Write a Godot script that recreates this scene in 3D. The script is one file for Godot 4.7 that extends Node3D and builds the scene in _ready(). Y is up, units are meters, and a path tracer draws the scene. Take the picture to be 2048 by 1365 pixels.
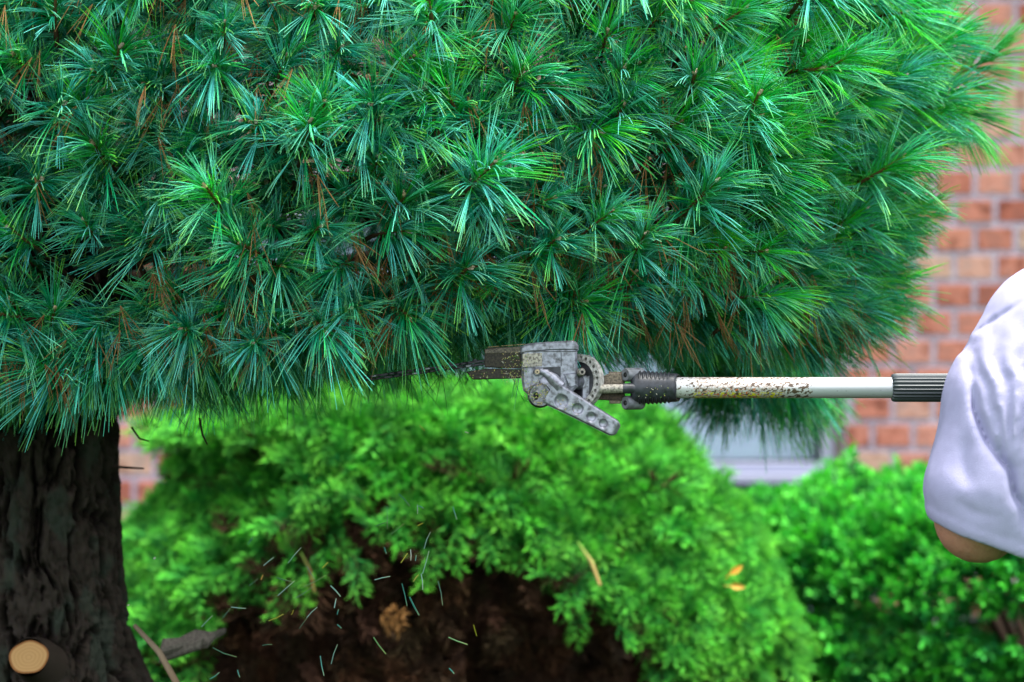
extends Node3D

const S := 0.0007          # metres per photograph pixel in the plane of the pole
const EYE := 0.52          # height of the lens above the planting bed
const DIST := 4.0          # lens to the pole
const BED := -0.165        # the planting bed
const CX := -0.40          # the pine crown seen from above: centre and reach
const CZ := -0.50
const RX := 0.968
const RZ := 0.56
var rng := RandomNumberGenerator.new()
var bumps := FastNoiseLite.new()

# ------------------------------------------------------------------ mesh builder
class MB:
	var v := PackedVector3Array()
	var n := PackedVector3Array()
	var c := PackedColorArray()
	var uv := PackedVector2Array()
	var i := PackedInt32Array()
	var col := Color.WHITE

	func vert(p: Vector3, nn: Vector3, t := Vector2.ZERO) -> int:
		v.append(p)
		n.append(nn)
		c.append(col)
		uv.append(t)
		return v.size() - 1

	func tri(a: int, b: int, d: int) -> void:
		if (v[b] - v[a]).cross(v[d] - v[a]).dot(n[a] + n[b] + n[d]) > 0.0:
			i.append(a)
			i.append(d)
			i.append(b)
		else:
			i.append(a)
			i.append(b)
			i.append(d)

	func quad(a: int, b: int, d: int, e: int) -> void:
		tri(a, b, d)
		tri(a, d, e)

	func flat(p: Array, out: Vector3) -> void:
		var nn: Vector3 = (p[1] - p[0]).cross(p[2] - p[0]).normalized()
		if nn.dot(out) < 0.0:
			nn = -nn
		var f := v.size()
		for q in p:
			vert(q, nn, Vector2(q.x, q.y))
		for k in range(1, p.size() - 1):
			tri(f, f + k, f + k + 1)

	func tube(pts: PackedVector3Array, rad: PackedFloat32Array, sides: int, cols := PackedColorArray(), cap := false) -> void:
		var u := Vector3.ZERO
		var first := v.size()
		var m := pts.size()
		for k in m:
			var t: Vector3 = (pts[mini(k + 1, m - 1)] - pts[maxi(k - 1, 0)]).normalized()
			if k == 0:
				u = t.cross(Vector3(0.31, 0.87, 0.38) if absf(t.y) < 0.8 else Vector3(0.9, 0.1, 0.4)).normalized()
			u = (u - t * u.dot(t)).normalized()
			var w := t.cross(u)
			if cols.size():
				col = cols[k]
			for s in sides:
				var a := TAU * s / sides
				var d := u * cos(a) + w * sin(a)
				vert(pts[k] + d * rad[k], d, Vector2(float(s) / sides, float(k) / (m - 1)))
		for k in m - 1:
			for s in sides:
				var a := first + k * sides + s
				var b := first + k * sides + (s + 1) % sides
				quad(a, b, b + sides, a + sides)
		if cap:
			for e in [0, m - 1]:
				var t: Vector3 = (pts[1] - pts[0]).normalized() * -1.0 if e == 0 else (pts[m - 1] - pts[m - 2]).normalized()
				if cols.size():
					col = cols[e]
				var f := v.size()
				vert(pts[e], t)
				for s in sides:
					vert(v[first + e * sides + s], t)
				for s in sides:
					tri(f, f + 1 + s, f + 1 + (s + 1) % sides)

	func ball(at: Vector3, r: Vector3, b := Basis(), nu := 10, nv := 7) -> void:
		var f := v.size()
		for j in nv + 1:
			var e := PI * j / nv
			for k in nu:
				var a := TAU * k / nu
				var d := Vector3(sin(e) * cos(a), cos(e), sin(e) * sin(a))
				vert(at + b * (d * r), (b * (d / r)).normalized())
		for j in nv:
			for k in nu:
				var a := f + j * nu + k
				var q := f + j * nu + (k + 1) % nu
				quad(a, q, q + nu, a + nu)

	# an outline pulled out along z with chamfered front and back edges
	func slab(poly: PackedVector2Array, z0: float, z1: float, bev: float, x := Transform3D()) -> void:
		if Geometry2D.is_polygon_clockwise(poly):
			poly.reverse()
		var m := poly.size()
		var inn := PackedVector2Array()
		for k in m:
			var e0 := (poly[k] - poly[(k + m - 1) % m]).normalized()
			var e1 := (poly[(k + 1) % m] - poly[k]).normalized()
			var n0 := Vector2(-e0.y, e0.x)
			var n1 := Vector2(-e1.y, e1.x)
			inn.append(poly[k] + (n0 + n1) * bev / maxf(0.35, 1.0 + n0.dot(n1)))
		var tris := Geometry2D.triangulate_polygon(inn)
		for side in [1, -1]:
			var z := z1 if side > 0 else z0
			var f := v.size()
			for q in inn:
				vert(x * Vector3(q.x, q.y, z), x.basis.z.normalized() * side, q)
			for k in range(0, tris.size(), 3):
				tri(f + tris[k], f + tris[k + 1], f + tris[k + 2])
			for k in m:
				var l := (k + 1) % m
				var e := poly[l] - poly[k]
				var out := Vector3(e.y, -e.x, 0).normalized() + Vector3(0, 0, side)
				flat([x * Vector3(poly[k].x, poly[k].y, z - bev * side), x * Vector3(poly[l].x, poly[l].y, z - bev * side), x * Vector3(inn[l].x, inn[l].y, z), x * Vector3(inn[k].x, inn[k].y, z)], x.basis * out)
		for k in m:
			var l := (k + 1) % m
			var e := poly[l] - poly[k]
			flat([x * Vector3(poly[k].x, poly[k].y, z0 + bev), x * Vector3(poly[l].x, poly[l].y, z0 + bev), x * Vector3(poly[l].x, poly[l].y, z1 - bev), x * Vector3(poly[k].x, poly[k].y, z1 - bev)], x.basis * Vector3(e.y, -e.x, 0))

	func box(a: Vector3, b: Vector3, bev: float, x := Transform3D()) -> void:
		slab(PackedVector2Array([Vector2(a.x, a.y), Vector2(b.x, a.y), Vector2(b.x, b.y), Vector2(a.x, b.y)]), a.z, b.z, bev, x)

	# a profile of (x, radius) turned about the x axis
	func lathe(prof: Array, sides: int, ridge := 0.0, ridges := 0, shear := 0.0) -> void:
		var f := v.size()
		var m := prof.size()
		for k in m:
			var q: Vector2 = prof[k]
			var s0: Vector2 = prof[maxi(k - 1, 0)]
			var s1: Vector2 = prof[mini(k + 1, m - 1)]
			var sl := (s1 - s0).normalized()
			for s in sides + 1:
				var a := TAU * s / sides
				var r := q.y + (ridge * cos(a * ridges) if ridges else 0.0)
				var nn := Vector3(-sl.y, cos(a) * sl.x, sin(a) * sl.x)
				if ridges:
					nn += Vector3(0, -sin(a), cos(a)) * ridge * ridges * sin(a * ridges) / maxf(q.y, 1e-5)
				vert(Vector3(q.x - shear * r * sin(a), r * cos(a), r * sin(a)), nn.normalized(), Vector2(q.x, float(s) / sides))
		for k in m - 1:
			for s in sides:
				var a := f + k * (sides + 1) + s
				quad(a, a + 1, a + sides + 2, a + sides + 1)

	func smooth() -> void:
		var acc := PackedVector3Array()
		acc.resize(v.size())
		for k in range(0, i.size(), 3):
			var g := (v[i[k + 2]] - v[i[k]]).cross(v[i[k + 1]] - v[i[k]])
			for q in 3:
				acc[i[k + q]] += g
		for k in v.size():
			n[k] = acc[k].normalized() if acc[k].length() > 1e-14 else Vector3.UP

	func relax(times: int) -> void:
		for pass_no in times:
			var sum := PackedVector3Array()
			var cnt := PackedInt32Array()
			sum.resize(v.size())
			cnt.resize(v.size())
			for k in range(0, i.size(), 3):
				for q in 3:
					sum[i[k + q]] += v[i[k + (q + 1) % 3]] + v[i[k + (q + 2) % 3]]
					cnt[i[k + q]] += 2
			for k in v.size():
				if cnt[k] > 0:
					v[k] = v[k].lerp(sum[k] / cnt[k], 0.6)

	func mesh() -> ArrayMesh:
		var a := []
		a.resize(Mesh.ARRAY_MAX)
		a[Mesh.ARRAY_VERTEX] = v
		a[Mesh.ARRAY_NORMAL] = n
		a[Mesh.ARRAY_COLOR] = c
		a[Mesh.ARRAY_TEX_UV] = uv
		a[Mesh.ARRAY_INDEX] = i
		var out := ArrayMesh.new()
		out.add_surface_from_arrays(Mesh.PRIMITIVE_TRIANGLES, a)
		return out

# ------------------------------------------------------------------ naming helpers
func tag(o: Node, label: String, category: String, group := "", kind := "") -> Node:
	if label:
		o.set_meta("label", label)
	if category:
		o.set_meta("category", category)
	if group:
		o.set_meta("group", group)
	if kind:
		o.set_meta("kind", kind)
	return o

func numbered(called: String, parent: Node) -> String:
	if not parent.has_node(called):
		return called
	var k := int(parent.get_meta("next_" + called)) if parent.has_meta("next_" + called) else 1
	parent.set_meta("next_" + called, k + 1)
	return "%s_%03d" % [called, k]

func thing(called: String, at: Vector3) -> Node3D:
	var o := Node3D.new()
	o.name = numbered(called, self)
	add_child(o, true)
	o.position = at
	return o

func part(called: String, m: Mesh, material: Material, parent: Node = self, kind := "") -> MeshInstance3D:
	var o := MeshInstance3D.new()
	o.name = numbered(called, parent)
	o.mesh = m
	o.material_override = material
	parent.add_child(o, true)
	if kind:
		o.set_meta("kind", kind)
	return o

func scatter(called: String, m: Mesh, material: Material, where: Array, tint: Array, parent: Node) -> MultiMeshInstance3D:
	var mm := MultiMesh.new()
	mm.transform_format = MultiMesh.TRANSFORM_3D
	mm.use_colors = true
	mm.mesh = m
	mm.instance_count = where.size()
	for k in where.size():
		mm.set_instance_transform(k, where[k])
		mm.set_instance_color(k, tint[k])
	var o := MultiMeshInstance3D.new()
	o.name = numbered(called, parent)
	o.multimesh = mm
	o.material_override = material
	o.set_meta("kind", "stuff")
	parent.add_child(o, true)
	return o

# ------------------------------------------------------------------ materials
func lin(r: float, g: float, b: float) -> Color:
	return Color(r, g, b).linear_to_srgb()

func plain(r: float, g: float, b: float, rough := 0.6, metal := 0.0) -> StandardMaterial3D:
	var m := StandardMaterial3D.new()
	m.albedo_color = lin(r, g, b)
	m.roughness = rough
	m.metallic = metal
	return m

func tinted(rough: float, spec := 0.5, back := 0.0) -> StandardMaterial3D:
	var m := StandardMaterial3D.new()
	m.vertex_color_use_as_albedo = true
	m.roughness = rough
	m.metallic_specular = spec
	if back > 0.0:
		m.backlight_enabled = true
		m.backlight = Color(back, back, back).linear_to_srgb()
	return m

func noise_tex(number: int, freq: float, stops: Array, cols: Array, kind := FastNoiseLite.TYPE_SIMPLEX_SMOOTH, octaves := 4, side := 512) -> NoiseTexture2D:
	var f := FastNoiseLite.new()
	f.seed = number
	f.noise_type = kind
	f.frequency = freq
	f.fractal_octaves = octaves
	var t := NoiseTexture2D.new()
	t.width = side
	t.height = side
	t.seamless = true
	t.noise = f
	var g := Gradient.new()
	g.offsets = PackedFloat32Array(stops)
	g.colors = PackedColorArray(cols)
	t.color_ramp = g
	return t

func grain(m: StandardMaterial3D, albedo: Texture2D, repeat: float, height: Texture2D = null, depth := 0.0, world := false) -> StandardMaterial3D:
	m.albedo_texture = albedo
	m.uv1_triplanar = true
	m.uv1_world_triplanar = world
	m.uv1_scale = Vector3.ONE * repeat
	if height:
		m.heightmap_enabled = true
		m.heightmap_texture = height
		m.heightmap_scale = depth
	return m

# ------------------------------------------------------------------ places
func at(px: float, py: float, z: float) -> Vector3:      # a spot measured on the photograph, at its own depth
	var k := S * (DIST - z) / DIST
	return Vector3((px - 1024.0) * k, EYE - (py - 682.5) * k, z)

func ground_height(x: float, z: float) -> float:
	var d := z + 0.45 + maxf(0.0, x - 0.45)
	var drop := 0.8 * smoothstep(0.0, 1.1, d)
	var side := 0.10 * smoothstep(0.45, 0.8, x) * smoothstep(-0.9, -1.3, z) * smoothstep(-9.0, -3.2, z)
	return BED - maxf(drop - 0.13 * smoothstep(0.2, 0.9, d), side) + 0.012 * bumps.get_noise_2d(x * 900.0, z * 900.0)

# ------------------------------------------------------------------ surface nets over a distance field
func nets(f: Callable, lo: Vector3, hi: Vector3, cell: float, into: MB, color: Color, margin := 0.0) -> void:
	var nx := int((hi.x - lo.x) / cell) + 2
	var ny := int((hi.y - lo.y) / cell) + 2
	var nz := int((hi.z - lo.z) / cell) + 2
	var val := PackedFloat32Array()
	val.resize(nx * ny * nz)
	val.fill(1e3)
	var live := []
	var B := 5
	for bx in range(0, nx, B):
		for by in range(0, ny, B):
			for bz in range(0, nz, B):
				var mid: float = f.call(lo + Vector3(bx + B * 0.5, by + B * 0.5, bz + B * 0.5) * cell)
				var near := absf(mid) < cell * B * 1.0 + margin
				if near:
					live.append(Vector3i(bx, by, bz))
				elif mid > 0.0:
					continue
				for x in range(bx, mini(bx + B, nx)):
					for y in range(by, mini(by + B, ny)):
						for z in range(bz, mini(bz + B, nz)):
							val[(x * ny + y) * nz + z] = f.call(lo + Vector3(x, y, z) * cell) if near else -1e3
	var at_cell := {}
	into.col = color
	var step := [0, 1, nz, nz + 1, ny * nz, ny * nz + 1, ny * nz + nz, ny * nz + nz + 1]
	var off := [Vector3(0, 0, 0), Vector3(0, 0, 1), Vector3(0, 1, 0), Vector3(0, 1, 1), Vector3(1, 0, 0), Vector3(1, 0, 1), Vector3(1, 1, 0), Vector3(1, 1, 1)]
	var edges := [[0, 1], [2, 3], [4, 5], [6, 7], [0, 2], [1, 3], [4, 6], [5, 7], [0, 4], [1, 5], [2, 6], [3, 7]]
	var cells := []
	for b in live:
		for x in range(b.x, mini(b.x + B, nx - 1)):
			for y in range(b.y, mini(b.y + B, ny - 1)):
				for z in range(b.z, mini(b.z + B, nz - 1)):
					var q := (x * ny + y) * nz + z
					var inside := 0
					for k in 8:
						if val[q + step[k]] < 0.0:
							inside += 1
					if inside == 0 or inside == 8:
						continue
					var sum := Vector3.ZERO
					var cnt := 0
					for e in edges:
						var a := val[q + step[e[0]]]
						var d := val[q + step[e[1]]]
						if (a < 0.0) != (d < 0.0):
							sum += off[e[0]].lerp(off[e[1]], clampf(a / (a - d), 0.02, 0.98))
							cnt += 1
					at_cell[q] = into.vert(lo + (Vector3(x, y, z) + sum / cnt) * cell, Vector3.UP)
					cells.append(q)
	for q in cells:
		for axis in 3:
			var a: int = [ny * nz, nz, 1][axis]
			var b: int = [nz, 1, ny * nz][axis]
			var d: int = [1, ny * nz, nz][axis]
			if (val[q] < 0.0) == (val[q + a] < 0.0):
				continue
			if not (at_cell.has(q - b) and at_cell.has(q - d) and at_cell.has(q - b - d)):
				continue
			var c0: int = at_cell[q]
			var c1: int = at_cell[q - b]
			var c2: int = at_cell[q - b - d]
			var c3: int = at_cell[q - d]
			if val[q] < 0.0:
				into.i.append_array(PackedInt32Array([c0, c2, c1, c0, c3, c2]))
			else:
				into.i.append_array(PackedInt32Array([c0, c1, c2, c0, c2, c3]))

func capsule(p: Vector3, a: Vector3, b: Vector3, ra: float, rb: float) -> float:
	var ab := b - a
	var t := clampf((p - a).dot(ab) / ab.length_squared(), 0.0, 1.0)
	return p.distance_to(a + ab * t) - lerpf(ra, rb, t)

func bones(p: Vector3, list: Array, k: float) -> float:
	var d := 1e3
	for b in list:
		var e := capsule(p, b[0], b[1], b[2], b[3])
		if e > d + k:
			continue
		var h := maxf(k - absf(d - e), 0.0) / k
		d = minf(d, e) - h * h * k * 0.25
	return d

# ================================================================== the scene
func _ready() -> void:
	rng.seed = 20240611
	bumps.seed = 5
	bumps.frequency = 0.01

	# ---- camera
	var cam := Camera3D.new()
	cam.name = "camera"
	cam.position = Vector3(0, EYE, DIST)
	var lens := CameraAttributesPhysical.new()
	lens.frustum_focal_length = 100.4
	lens.frustum_focus_distance = DIST - 0.01
	lens.frustum_near = 0.05
	lens.frustum_far = 400.0
	lens.exposure_aperture = 3.3
	cam.attributes = lens
	add_child(cam)
	cam.fov = 13.63
	cam.near = 0.05
	cam.far = 400.0
	cam.current = true

	# ---- sky, soft sun, exposure
	var sky_mat := ProceduralSkyMaterial.new()
	sky_mat.sky_top_color = Color(0.93, 0.96, 1.0)
	sky_mat.sky_horizon_color = Color(0.90, 0.94, 0.98)
	sky_mat.sky_curve = 0.25
	sky_mat.ground_bottom_color = Color(0.16, 0.17, 0.13)
	sky_mat.ground_horizon_color = Color(0.36, 0.38, 0.36)
	sky_mat.sun_angle_max = 30.0
	var env := Environment.new()
	env.background_mode = Environment.BG_SKY
	env.sky = Sky.new()
	env.sky.sky_material = sky_mat
	env.tonemap_mode = Environment.TONE_MAPPER_LINEAR
	env.tonemap_exposure = 2.55
	env.sdfgi_enabled = true
	env.ssao_enabled = true
	env.ssil_enabled = true
	var we := WorldEnvironment.new()
	we.name = "environment"
	we.environment = env
	add_child(we)
	var sun := DirectionalLight3D.new()
	sun.name = "sun"
	sun.light_energy = 1.35
	sun.light_color = Color(1.0, 0.985, 0.96)
	sun.light_angular_distance = 14.0
	sun.shadow_enabled = true
	sun.look_at_from_position(Vector3(0.6, 2.2, 0.2), Vector3.ZERO)
	add_child(sun)

	build_ground()
	build_house()
	build_pine()
	build_juniper()
	build_box_shrub()
	build_trimmer()
	build_person()
	build_clippings()
	build_litter()

# ------------------------------------------------------------------ ground
func build_ground() -> void:
	var b := MB.new()
	var N := 150
	for j in N + 1:
		for k in N + 1:
			var tx := 2.0 * k / N - 1.0
			var tz := 2.0 * j / N - 1.0
			var x := signf(tx) * pow(absf(tx), 3.0) * 150.0 + tx * 2.0
			var z := signf(tz) * pow(absf(tz), 3.0) * 150.0 + tz * 2.0 - 0.5
			var bed := 1.0 - smoothstep(0.5, 0.9, z + 0.4 * x)
			b.col = Color(0.05, 0.20, 0.025).lerp(Color(0.022, 0.014, 0.009), bed)
			b.vert(Vector3(x, ground_height(x, z), z), Vector3.UP)
	for j in N:
		for k in N:
			var a := j * (N + 1) + k
			b.quad(a, a + 1, a + N + 2, a + N + 1)
	b.smooth()
	var m := tinted(0.95, 0.2)
	grain(m, noise_tex(3, 0.02, [0.0, 0.5, 1.0], [Color(0.35, 0.35, 0.35), Color(0.75, 0.75, 0.75), Color(1, 1, 1)]), 3.0, noise_tex(4, 0.05, [0, 1], [Color.BLACK, Color.WHITE]), 2.0, true)
	tag(part("ground", b.mesh(), m), "dark mulch bed running into lawn under the shrubs", "ground", "", "structure")

# ------------------------------------------------------------------ brick building
func build_house() -> void:
	var house := thing("brick_building", Vector3(0, 0, -3.65))
	tag(house, "orange red brick building with a grey framed window behind the shrubs", "building")
	var wx0 := -0.856
	var wx1 := 0.892
	var wy0 := -0.28
	var wy1 := 0.906
	# wall core with the window opening: mortar face 6 mm behind the brick faces
	var mort := plain(0.53, 0.46, 0.54, 0.95)
	grain(mort, noise_tex(11, 0.03, [0.2, 0.8], [Color(0.78, 0.76, 0.78), Color(1, 1, 1)]), 4.0, noise_tex(12, 0.08, [0, 1], [Color.BLACK, Color.WHITE]), 0.3, true)
	var b := MB.new()
	b.box(Vector3(-6, -0.9, -0.3), Vector3(wx0, 3.2, -0.0035), 0.001)
	b.box(Vector3(wx1, -0.9, -0.3), Vector3(6, 3.2, -0.0035), 0.001)
	b.box(Vector3(wx0, wy1, -0.3), Vector3(wx1, 3.2, -0.0037), 0.001)
	b.box(Vector3(wx0, -0.9, -0.3), Vector3(wx1, wy0, -0.0037), 0.001)
	b.box(Vector3(-6, -0.9, -5.0), Vector3(-5.7, 3.2, -0.301), 0.001)
	b.box(Vector3(5.7, -0.9, -5.0), Vector3(6, 3.2, -0.301), 0.001)
	b.box(Vector3(-6, -0.9, -5.3), Vector3(6, 3.2, -5.001), 0.001)
	b.box(Vector3(-5.7, -0.9, -5.0), Vector3(5.7, -0.75, -0.301), 0.001)
	part("wall", b.mesh(), mort, house)
	b = MB.new()
	b.box(Vector3(-6.25, 3.201, -5.55), Vector3(6.25, 3.42, 0.25), 0.02)
	part("roof", b.mesh(), plain(0.12, 0.12, 0.13, 0.8), house)
	# bricks
	var clay := []
	var cols := [Vector3(0.53, 0.19, 0.125), Vector3(0.57, 0.24, 0.17), Vector3(0.49, 0.165, 0.105), Vector3(0.58, 0.30, 0.22), Vector3(0.55, 0.21, 0.135), Vector3(0.38, 0.11, 0.068), Vector3(0.55, 0.33, 0.235)]
	var face := noise_tex(21, 0.012, [0.1, 0.45, 0.9], [Color(0.66, 0.60, 0.58), Color(1, 1, 1), Color(0.84, 0.90, 0.95)], FastNoiseLite.TYPE_SIMPLEX_SMOOTH, 5)
	var pits := noise_tex(22, 0.06, [0, 1], [Color.BLACK, Color.WHITE])
	for q in cols:
		clay.append(grain(plain(q.x, q.y, q.z, 0.92), face, 2.2, pits, 0.25, true))
	var shapes := []
	for k in 5:
		var w := 0.0484 + rng.randf_range(-0.0015, 0.0015)
		var h := 0.0298 + rng.randf_range(-0.0008, 0.0008)
		b = MB.new()
		var q := PackedVector2Array()
		for s in [Vector2(-1, -1), Vector2(1, -1), Vector2(1, 1), Vector2(-1, 1)]:
			q.append(Vector2(s.x * w, s.y * h) + Vector2(rng.randf_range(-1, 1), rng.randf_range(-1, 1)) * 0.0009)
		b.slab(q, -0.03, 0.0, 0.0022)
		shapes.append(b.mesh())
	var spots := []
	for row in range(-22, 31):
		var y := 0.906 + 0.0378 + row * 0.0753 - 0.0753
		for k in range(-54, 55):
			var x := 1.186 + 0.055 + k * 0.110 + (0.055 if posmod(row, 2) == 1 else 0.0)
			if x > wx0 - 0.05 and x < wx1 + 0.05 and y > wy0 - 0.02 and y < wy1 + 0.02:
				# a cut brick closes the course at the window
				var inner := -1.0 if x > 0.0 else 1.0
				var jamb := (wx1 if x > 0.0 else wx0) - inner * 0.005
				var outer := x - inner * 0.0484
				var w := (jamb - outer) * inner
				if w > 0.014:
					var cut := MB.new()
					cut.box(Vector3(minf(jamb, outer), y - 0.0296, -0.03), Vector3(maxf(jamb, outer), y + 0.0296, 0.0), 0.0022)
					part("brick", cut.mesh(), clay[[2, 5, 0][rng.randi() % 3]], house)
				continue
			if absf(x) > 5.94:
				continue
			var seen := (1.0 if absf(x) < 1.5 and absf(y - 0.5) < 1.05 else 0.0) - Vector2(x - (1.2 if x > 0.0 else -1.05), y - 0.5).length() * 0.2
			spots.append([seen, Vector3(x, y, rng.randf_range(-0.002, 0.002)), rng.randi() % shapes.size(), rng.randi() % 7 if rng.randf() < 0.6 else rng.randi() % 2])
	spots.sort_custom(func(p, q): return p[0] > q[0])
	var rest := MB.new()
	for k in spots.size():
		var s: Array = spots[k]
		if k < 260:
			var o := part("brick", shapes[s[2]], clay[s[3]], house)
			o.position = s[1]
			o.rotation.z = rng.randf_range(-0.006, 0.006)
		else:
			var q: Vector3 = cols[s[3]]
			rest.col = Color(q.x, q.y, q.z)
			rest.box(s[1] + Vector3(-0.048, -0.0295, -0.03), s[1] + Vector3(0.048, 0.0295, 0), 0.002)
	part("brickwork", rest.mesh(), grain(tinted(0.92, 0.3), face, 2.2, pits, 0.25, true), house, "stuff")
	# closers that end the courses at the window jambs
	# window
	var win := Node3D.new()
	win.name = "window"
	house.add_child(win, true)
	var grey := grain(plain(0.42, 0.42, 0.52, 0.5), noise_tex(31, 0.01, [0, 1], [Color(0.9, 0.9, 0.9), Color(1, 1, 1)]), 2.0, null, 0.0, true)
	var tan := plain(0.20, 0.15, 0.13, 0.7)
	b = MB.new()
	b.box(Vector3(wx1 - 0.022, wy0, -0.10), Vector3(wx1, wy1, -0.02), 0.002)
	b.box(Vector3(wx0, wy0, -0.10), Vector3(wx0 + 0.022, wy1, -0.02), 0.002)
	b.box(Vector3(wx0 + 0.022, wy1 - 0.022, -0.10), Vector3(wx1 - 0.022, wy1, -0.022), 0.002)
	part("casing", b.mesh(), tan, win)
	b = MB.new()
	b.box(Vector3(wx1 - 0.058, wy0, -0.10), Vector3(wx1 - 0.0225, wy1 - 0.0225, -0.035), 0.003)
	b.box(Vector3(wx0 + 0.0225, wy0, -0.10), Vector3(wx0 + 0.058, wy1 - 0.0225, -0.035), 0.003)
	b.box(Vector3(wx0 + 0.0585, wy1 - 0.06, -0.10), Vector3(wx1 - 0.0585, wy1 - 0.0225, -0.035), 0.003)
	part("frame", b.mesh(), grey, win)
	b = MB.new()
	b.box(Vector3(wx0 + 0.0585, 0.164, -0.11), Vector3(wx1 - 0.0585, 0.192, -0.03), 0.003)
	b.box(Vector3(wx0 + 0.0585, 0.135, -0.11), Vector3(wx1 - 0.0005, 0.1635, 0.012), 0.004)
	part("transom", b.mesh(), plain(0.34, 0.345, 0.46, 0.6), win)
	b = MB.new()
	b.box(Vector3(wx0 + 0.0585, 0.120, -0.10), Vector3(wx1 - 0.0585, 0.1345, -0.045), 0.002)
	b.box(Vector3(wx0 + 0.0585, 0.1925, -0.10), Vector3(wx1 - 0.0585, 0.2, -0.06), 0.002)
	b.box(Vector3(wx1 - 0.074, 0.2005, -0.10), Vector3(wx1 - 0.0585, wy1 - 0.0605, -0.06), 0.002)
	part("gasket", b.mesh(), plain(0.03, 0.035, 0.05, 0.6), win)
	b = MB.new()
	b.box(Vector3(wx0 - 0.02, wy0 - 0.04, -0.12), Vector3(wx1 + 0.02, wy0 - 0.0005, 0.03), 0.004)
	part("sill", b.mesh(), grey, win)
	var glass := StandardMaterial3D.new()
	glass.transparency = BaseMaterial3D.TRANSPARENCY_ALPHA
	glass.albedo_color = Color(0.9, 0.95, 1.0, 0.08)
	glass.roughness = 0.05
	for q in [[0.19, 0.87], [wy0, 0.125]]:
		b = MB.new()
		b.box(Vector3(wx0 + 0.05, q[0], -0.084), Vector3(wx1 - 0.05, q[1], -0.080), 0.0005)
		part("pane", b.mesh(), glass, win)
	b = MB.new()
	b.box(Vector3(wx0 + 0.03, wy0 + 0.01, -0.135), Vector3(wx1 - 0.03, wy1 - 0.03, -0.125), 0.001)
	part("blind", b.mesh(), grain(plain(0.50, 0.60, 0.74, 0.8), noise_tex(33, 0.006, [0, 1], [Color(0.85, 0.87, 0.9), Color(1, 1, 1)]), 1.0, null, 0.0, true), win)  # pale blue colour stands in for sky reflected in the panes

# ------------------------------------------------------------------ pine
func needle(b: MB, p: Vector3, d: Vector3, L: float, droop: float, r: float, side: Vector3, c0: Color, c1: Color, c2: Color) -> void:
	var pts := PackedVector3Array()
	for t in [0.0, 0.4, 0.75, 1.0]:
		pts.append(p + d * L * t + (Vector3.DOWN * droop + side) * L * t * t)
	b.tube(pts, PackedFloat32Array([r * 0.8, r, r * 0.9, r * 0.45]), 3, PackedColorArray([c0, c1, c1.lerp(c2, 0.35), c2]))

func shoot_mesh(elev: float, stem_len: float, fascicles: int, fresh: float) -> ArrayMesh:
	var b := MB.new()
	var d := Vector3(0, sin(elev), cos(elev))
	var bend := Vector3(rng.randf_range(-0.2, 0.2), rng.randf_range(0.0, 0.25), 0)
	var spine := PackedVector3Array()
	var rad := PackedFloat32Array()
	var bark := PackedColorArray()
	for k in 6:
		var t := k / 5.0
		spine.append(d * (t - 0.75) * stem_len + bend * stem_len * (t - 0.75) * absf(t - 0.75) + Vector3(rng.randf_range(-1, 1), rng.randf_range(-1, 1), 0) * 0.0012)
		rad.append(lerpf(0.0034, 0.0022, t) * rng.randf_range(0.85, 1.25))
		bark.append(Color(0.045, 0.028, 0.018).lerp(Color(0.20, 0.11, 0.05), t * t))
	b.tube(spine, rad, 5, bark)
	for k in rng.randi_range(2, 4):
		b.col = Color(0.42, 0.28, 0.18).lerp(Color(0.62, 0.54, 0.42), rng.randf())
		var q := d + Vector3(rng.randf_range(-1, 1), rng.randf_range(-1, 1), rng.randf_range(-1, 1)) * 0.6
		b.ball(spine[5] + q * 0.003, Vector3(0.0027, 0.0058, 0.0027), Basis(Quaternion(Vector3.UP, q.normalized())), 6, 4)
	var x := d.cross(Vector3.UP).normalized()
	var y := x.cross(d)
	for k in fascicles:
		var t := (k + rng.randf()) / fascicles
		var s := spine[5].lerp(spine[2 if stem_len < 0.12 else 3], 1.0 - t)
		var lean := lerpf(1.35, 0.28, pow(t, 0.8)) + rng.randf_range(-0.22, 0.22)
		var a := k * 2.39996 + rng.randf_range(-0.5, 0.5)
		var out := x * cos(a) + y * sin(a)
		var L := rng.randf_range(0.068, 0.104)
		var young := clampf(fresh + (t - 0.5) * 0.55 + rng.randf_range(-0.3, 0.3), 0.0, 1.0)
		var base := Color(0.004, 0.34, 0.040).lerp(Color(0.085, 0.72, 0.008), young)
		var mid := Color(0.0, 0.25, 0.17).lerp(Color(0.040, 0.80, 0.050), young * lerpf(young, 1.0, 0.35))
		mid = mid.lerp(Color(0.17, 0.80, 0.72), clampf(rng.randf_range(-0.6, 1.0), 0.0, 0.95))  # pale cyan: stomatal lines, plus highlights put into the needle colour
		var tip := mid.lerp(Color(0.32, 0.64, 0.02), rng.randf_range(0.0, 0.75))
		var droop := rng.randf_range(0.04, 0.34)
		for q in 4:
			var v := (d * cos(lean) + out * sin(lean)).normalized()
			v = (v + Vector3(rng.randf_range(-1, 1), rng.randf_range(-1, 1), rng.randf_range(-1, 1)) * 0.10).normalized()
			var side := Vector3(rng.randf_range(-1, 1), rng.randf_range(-1, 1), rng.randf_range(-1, 1)) * 0.06
			var g := rng.randf_range(0.6, 1.35)
			needle(b, s + out * 0.002, v, L * rng.randf_range(0.85, 1.08), droop, 0.00070, side, base * g, mid * g, tip * g)
	return b.mesh()

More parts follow.
